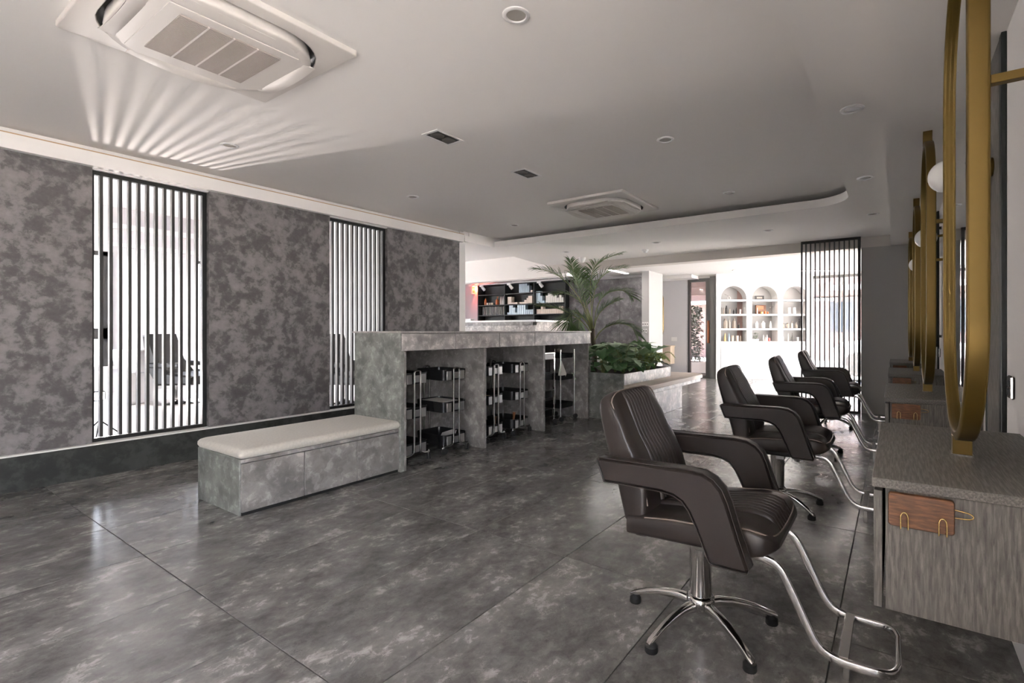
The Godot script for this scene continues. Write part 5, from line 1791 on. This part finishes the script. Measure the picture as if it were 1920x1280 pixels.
	var gb := thing("gift_box", "orange and brown gift box in the middle niche", "box", o0 + u * 1.16 + Vector3(0, 1.55, 0) - nrm * 0.2)
	gb.rotation.y = deg_to_rad(34.17)
	obj("carton", bx(-0.13, 0.11, 0, 0.225, -0.06, 0, 0.003), M.walnut, gb)
	obj("label_patch", bx(-0.09, 0.05, 0.12, 0.2, 0, 0.002), M.product_orange, gb)
	var fl := thing("white_flower", "white flower stem standing right of the gift box", "flower", o0 + u * 1.36 + Vector3(0, 1.55, 0) - nrm * 0.18)
	st = S()
	tube(st, smooth_path([Vector3(-0.05, 0, 0), Vector3(-0.03, 0.09, 0), Vector3(0.02, 0.16, 0), Vector3(0.06, 0.2, 0)], 3), 0.002, 5)
	obj("stem", st, M.palm_stem, fl)
	for p in [Vector3(0.0, 0.155, 0), Vector3(0.06, 0.2, 0)]:
		st = S()
		lathe(st, [Vector2(0, -0.012), Vector2(0.02, -0.004), Vector2(0.024, 0.006), Vector2(0.0, 0.012)], 8, Transform3D(Basis(), p))
		obj("blossom", st, M.product_white, fl)
	var pt := thing("potted_sprig", "dark leafed sprig in a white pot at the bottom of the middle niche", "plant", o0 + u * 0.985 + Vector3(0, 0.896, 0) - nrm * 0.13)
	st = S()
	lathe(st, [Vector2(0, 0), Vector2(0.07, 0), Vector2(0.085, 0.055), Vector2(0.08, 0.058), Vector2(0, 0.05)], 18)
	obj("pot", st, M.product_white, pt)
	st = S()
	for k in 60:
		var a := rng.randf() * TAU
		var p := Vector3(cos(a) * rng.randf() * 0.06, 0.06 + rng.randf() * 0.14, sin(a) * rng.randf() * 0.05)
		leaf(st, p, Vector3(cos(a), 0.5, sin(a)).normalized(), 0.04, 0.012)
	var lo := obj("leaves", st, M.palm_leaf, pt)
	lo.set_meta("kind", "stuff")
	# reception shelving stock
	var base := Vector3(-10.05, 0, -11.12)
	var zf := 0.16
	for e in [[0.17, 0.035, 0.2, 0, "product_orange", "orange bottle at the left end of the black shelving"], [0.62, 0.05, 0.24, 2, "product_orange", "orange pump bottle on the black shelving"]]:
		var o := inst("bottle", bottle_mesh(e[1], e[2], e[3]), M[e[4]])
		o.position = base + Vector3(e[0], 1.89, zf)
		tag(o, e[5], "bottle", "")
	for k in 3:
		var o := inst("nozzle_bottle", bottle_mesh(0.032, 0.24, 4), M.product_white)
		o.position = base + Vector3(0.76 + 0.075 * k, 1.89, zf)
		tag(o, "white nozzle bottle in a row of three on black shelving", "bottle", "nozzle bottles on the black shelving")
	for k in 3:
		var o := inst("small_jar", bottle_mesh(0.035, 0.07, 1), M.product_cream)
		o.position = base + Vector3(0.28 + 0.09 * k, 1.89, zf + 0.03)
		tag(o, "small cream jar between the orange bottles on black shelving", "jar", "small jars on the black shelving")
	var slat := S()
	box(slat, Vector3(0, 0.12, 0), Vector3(0.028, 0.24, 0.2), 0.002)
	var sm := slat.commit()
	for k in 14:
		var o := inst("binder", sm, M.product_grey if k % 3 else M.product_dark)
		o.position = base + Vector3(0.16 + 0.058 * k, 1.60, 0.15)
		tag(o, "dark grey binder standing in a row on the black shelving", "binder", "binders on the black shelving")
	var cart := S()
	box(cart, Vector3(0, 0.032, 0), Vector3(0.066, 0.064, 0.12), 0.002)
	var cm := cart.commit()
	# [x0, shelf y, columns as stack heights, material, word]
	var stacks := [
		[1.52, 2.19, [4, 4, 4, 4, 3], "product_blue", "pale blue colour carton stacked on the middle bay's top shelf"],
		[1.92, 2.19, [1], "product_cream", "single cream carton at the end of the middle bay's top shelf"],
		[1.10, 1.60, [1, 4, 4, 3, 1, 4, 4, 4, 4, 2, 2, 2, 2], "product_blue", "pale blue colour carton stacked on the middle bay's lower shelf"],
		[2.10, 1.89, [5, 5, 3, 1], "product_blue", "pale blue colour carton stacked in the bay next to the palm"],
		[2.42, 1.89, [3, 4, 4, 3, 3, 2, 3, 2], "product_white", "white colour carton stacked in the bay next to the palm"],
		[2.12, 1.60, [2, 2, 3, 2, 2, 2, 2, 2, 2, 2, 3, 3], "product_cream", "cream colour carton stacked on the lower shelf by the palm"],
	]
	for e in stacks:
		for i in e[2].size():
			for j in e[2][i]:
				var o := inst("colour_carton", cm, M[e[3]])
				o.position = base + Vector3(e[0] + 0.072 * i, e[1] + 0.065 * j, 0.2)
				tag(o, e[4], "carton", "colour cartons on the black shelving")
	var wide := S()
	box(wide, Vector3(0, 0.026, 0), Vector3(0.14, 0.052, 0.14), 0.002)
	var wm := wide.commit()
	for e in [[1.14, [4]], [1.27, [1]], [1.35, [1]], [1.53, [1]], [1.62, [1]], [1.70, [2]], [1.78, [3]], [1.86, [4]]]:
		for j in e[1][0]:
			var o := inst("wide_carton", wm, M.product_cream)
			o.position = base + Vector3(e[0] + 0.0, 1.89 + 0.053 * j, 0.18 - 0.001 * j)
			if e[0] > 1.5 and e[0] < 1.85:
				o.scale = Vector3(0.55, 1, 1)
			tag(o, "cream flat carton stacked stepwise on the middle bay shelf", "carton", "flat cartons on the black shelving")

# ---------------------------------------------------------------- washroom things
func build_wash_room() -> void:
	var t := thing("shampoo_chair", "black shampoo chair with white basin behind the wider slat screen", "shampoo chair", Vector3(-9.45, 0, -3.2), 0.5)
	var st := S()
	lathe(st, [Vector2(0, 0), Vector2(0.34, 0), Vector2(0.36, 0.02), Vector2(0.3, 0.05), Vector2(0.06, 0.07), Vector2(0.05, 0.3), Vector2(0, 0.3)], 24)
	obj("base", st, M.chrome, t)
	var T := Transform3D(Basis(), Vector3(0, 0, 0))
	st = S()
	extrude(st, [Vector2(-0.1, 0.3), Vector2(0.5, 0.32), Vector2(0.52, 0.45), Vector2(0.1, 0.5), Vector2(-0.08, 0.7), Vector2(-0.22, 1.1), Vector2(-0.34, 1.08), Vector2(-0.28, 0.6)], -0.27, 0.27, T, 0.03)
	obj("seat_shell", st, M.black_metal, t)
	for s in [-1, 1]:
		obj("armrest", bx(-0.2, 0.35, 0.58, 0.66, 0.27 * s, 0.34 * s, 0.02), M.black_metal, t)
	var bs := thing("wash_basin", "white wash basin unit beside the black shampoo chair", "basin", Vector3(-9.85, 0, -2.85), 0.5)
	obj("pedestal", bx(-0.2, 0.05, 0, 0.5, -0.22, 0.22, 0.02), M.white_lacquer, bs)
	st = S()
	var rows := []
	for e in [[0.5, 0.28, 0.3], [0.62, 0.4, 0.44], [0.82, 0.5, 0.52], [0.86, 0.5, 0.52], [0.86, 0.44, 0.46], [0.7, 0.34, 0.36]]:
		var row := []
		for p in round_rect(e[1], e[2], 0.1, 5):
			row.append(Vector3(p.x - 0.05, e[0], p.y))
		rows.append(row)
	loft(st, rows)
	obj("bowl", st, M.white_lacquer, bs)
	dup(t, Vector3(-7.35, 0, -4.75), 0.2, "black shampoo chair behind the slat screen next to the island")
	# added lamp, stands in for the unseen source of the ceiling stripes
	var sl := thing("added_stripe_lamp", "small lamp added for the ceiling stripes, on a low stand behind the wider slat screen", "lamp", Vector3(-6.85, 0, -1.65))
	for k in 3:
		var a := TAU * k / 3 + 0.4
		var ls := S()
		tube(ls, [Vector3(0.22 * cos(a), 0.01, 0.22 * sin(a)), Vector3(0, 0.22, 0)], 0.007, 6)
		obj("leg", ls, M.black_metal, sl)
	var ps := S()
	tube(ps, [Vector3(0, 0.12, 0), Vector3(0, 0.42, 0)], 0.01, 8)
	obj("pole", ps, M.black_metal, sl)
	obj("lamp_head", bx(-0.1, 0.0, 0.42, 0.52, -0.05, 0.05, 0.01), M.black_metal, sl)
	obj("lamp_glow", bx(0.0, 0.006, 0.43, 0.51, -0.04, 0.04), M.white_lamp_glow, sl)
	var sp := SpotLight3D.new()
	sp.name = "added_stripe_lamp_light"
	sp.position = Vector3(0.03, 0.47, 0)
	sp.rotation = Vector3(deg_to_rad(40), -PI / 2, 0)
	sp.spot_angle = 62.0
	sp.spot_angle_attenuation = 0.6
	sp.spot_range = 20.0
	sp.light_energy = 3.2
	sp.light_color = Color(1.0, 0.96, 0.94)
	sp.light_size = 0.05
	sp.shadow_enabled = true
	sl.add_child(sp)

# ---------------------------------------------------------------- small things
func build_small() -> void:
	var r := thing("wall_rack", "black metal rack on the white wall between the third and last vanities", "rack", Vector3(0.36, 0, -6.1))
	obj("upright", bx(-0.05, -0.02, 1.0, 2.25, -0.24, -0.215, 0.002), M.black_metal, r)
	obj("upright", bx(-0.05, -0.02, 1.0, 2.25, 0.26, 0.285, 0.002), M.black_metal, r)
	for y in [2.235, 2.0, 1.89]:
		obj("rail", bx(-0.048, -0.022, y - 0.012, y + 0.012, -0.215, 0.26, 0.002), M.black_metal, r)
	for z in [-0.2275, 0.2725]:
		for y in [1.1, 2.1]:
			obj("wall_stub", bx(-0.02, 0.0, y - 0.012, y + 0.012, z - 0.012, z + 0.012), M.black_metal, r)
	var cb := S()
	tube(cb, smooth_path([Vector3(-0.04, 2.22, 0.18), Vector3(-0.045, 2.1, 0.16), Vector3(-0.045, 1.95, 0.19), Vector3(-0.04, 1.8, 0.24)], 4), 0.006, 6)
	var co := obj("cable", cb, M.rubber, r)
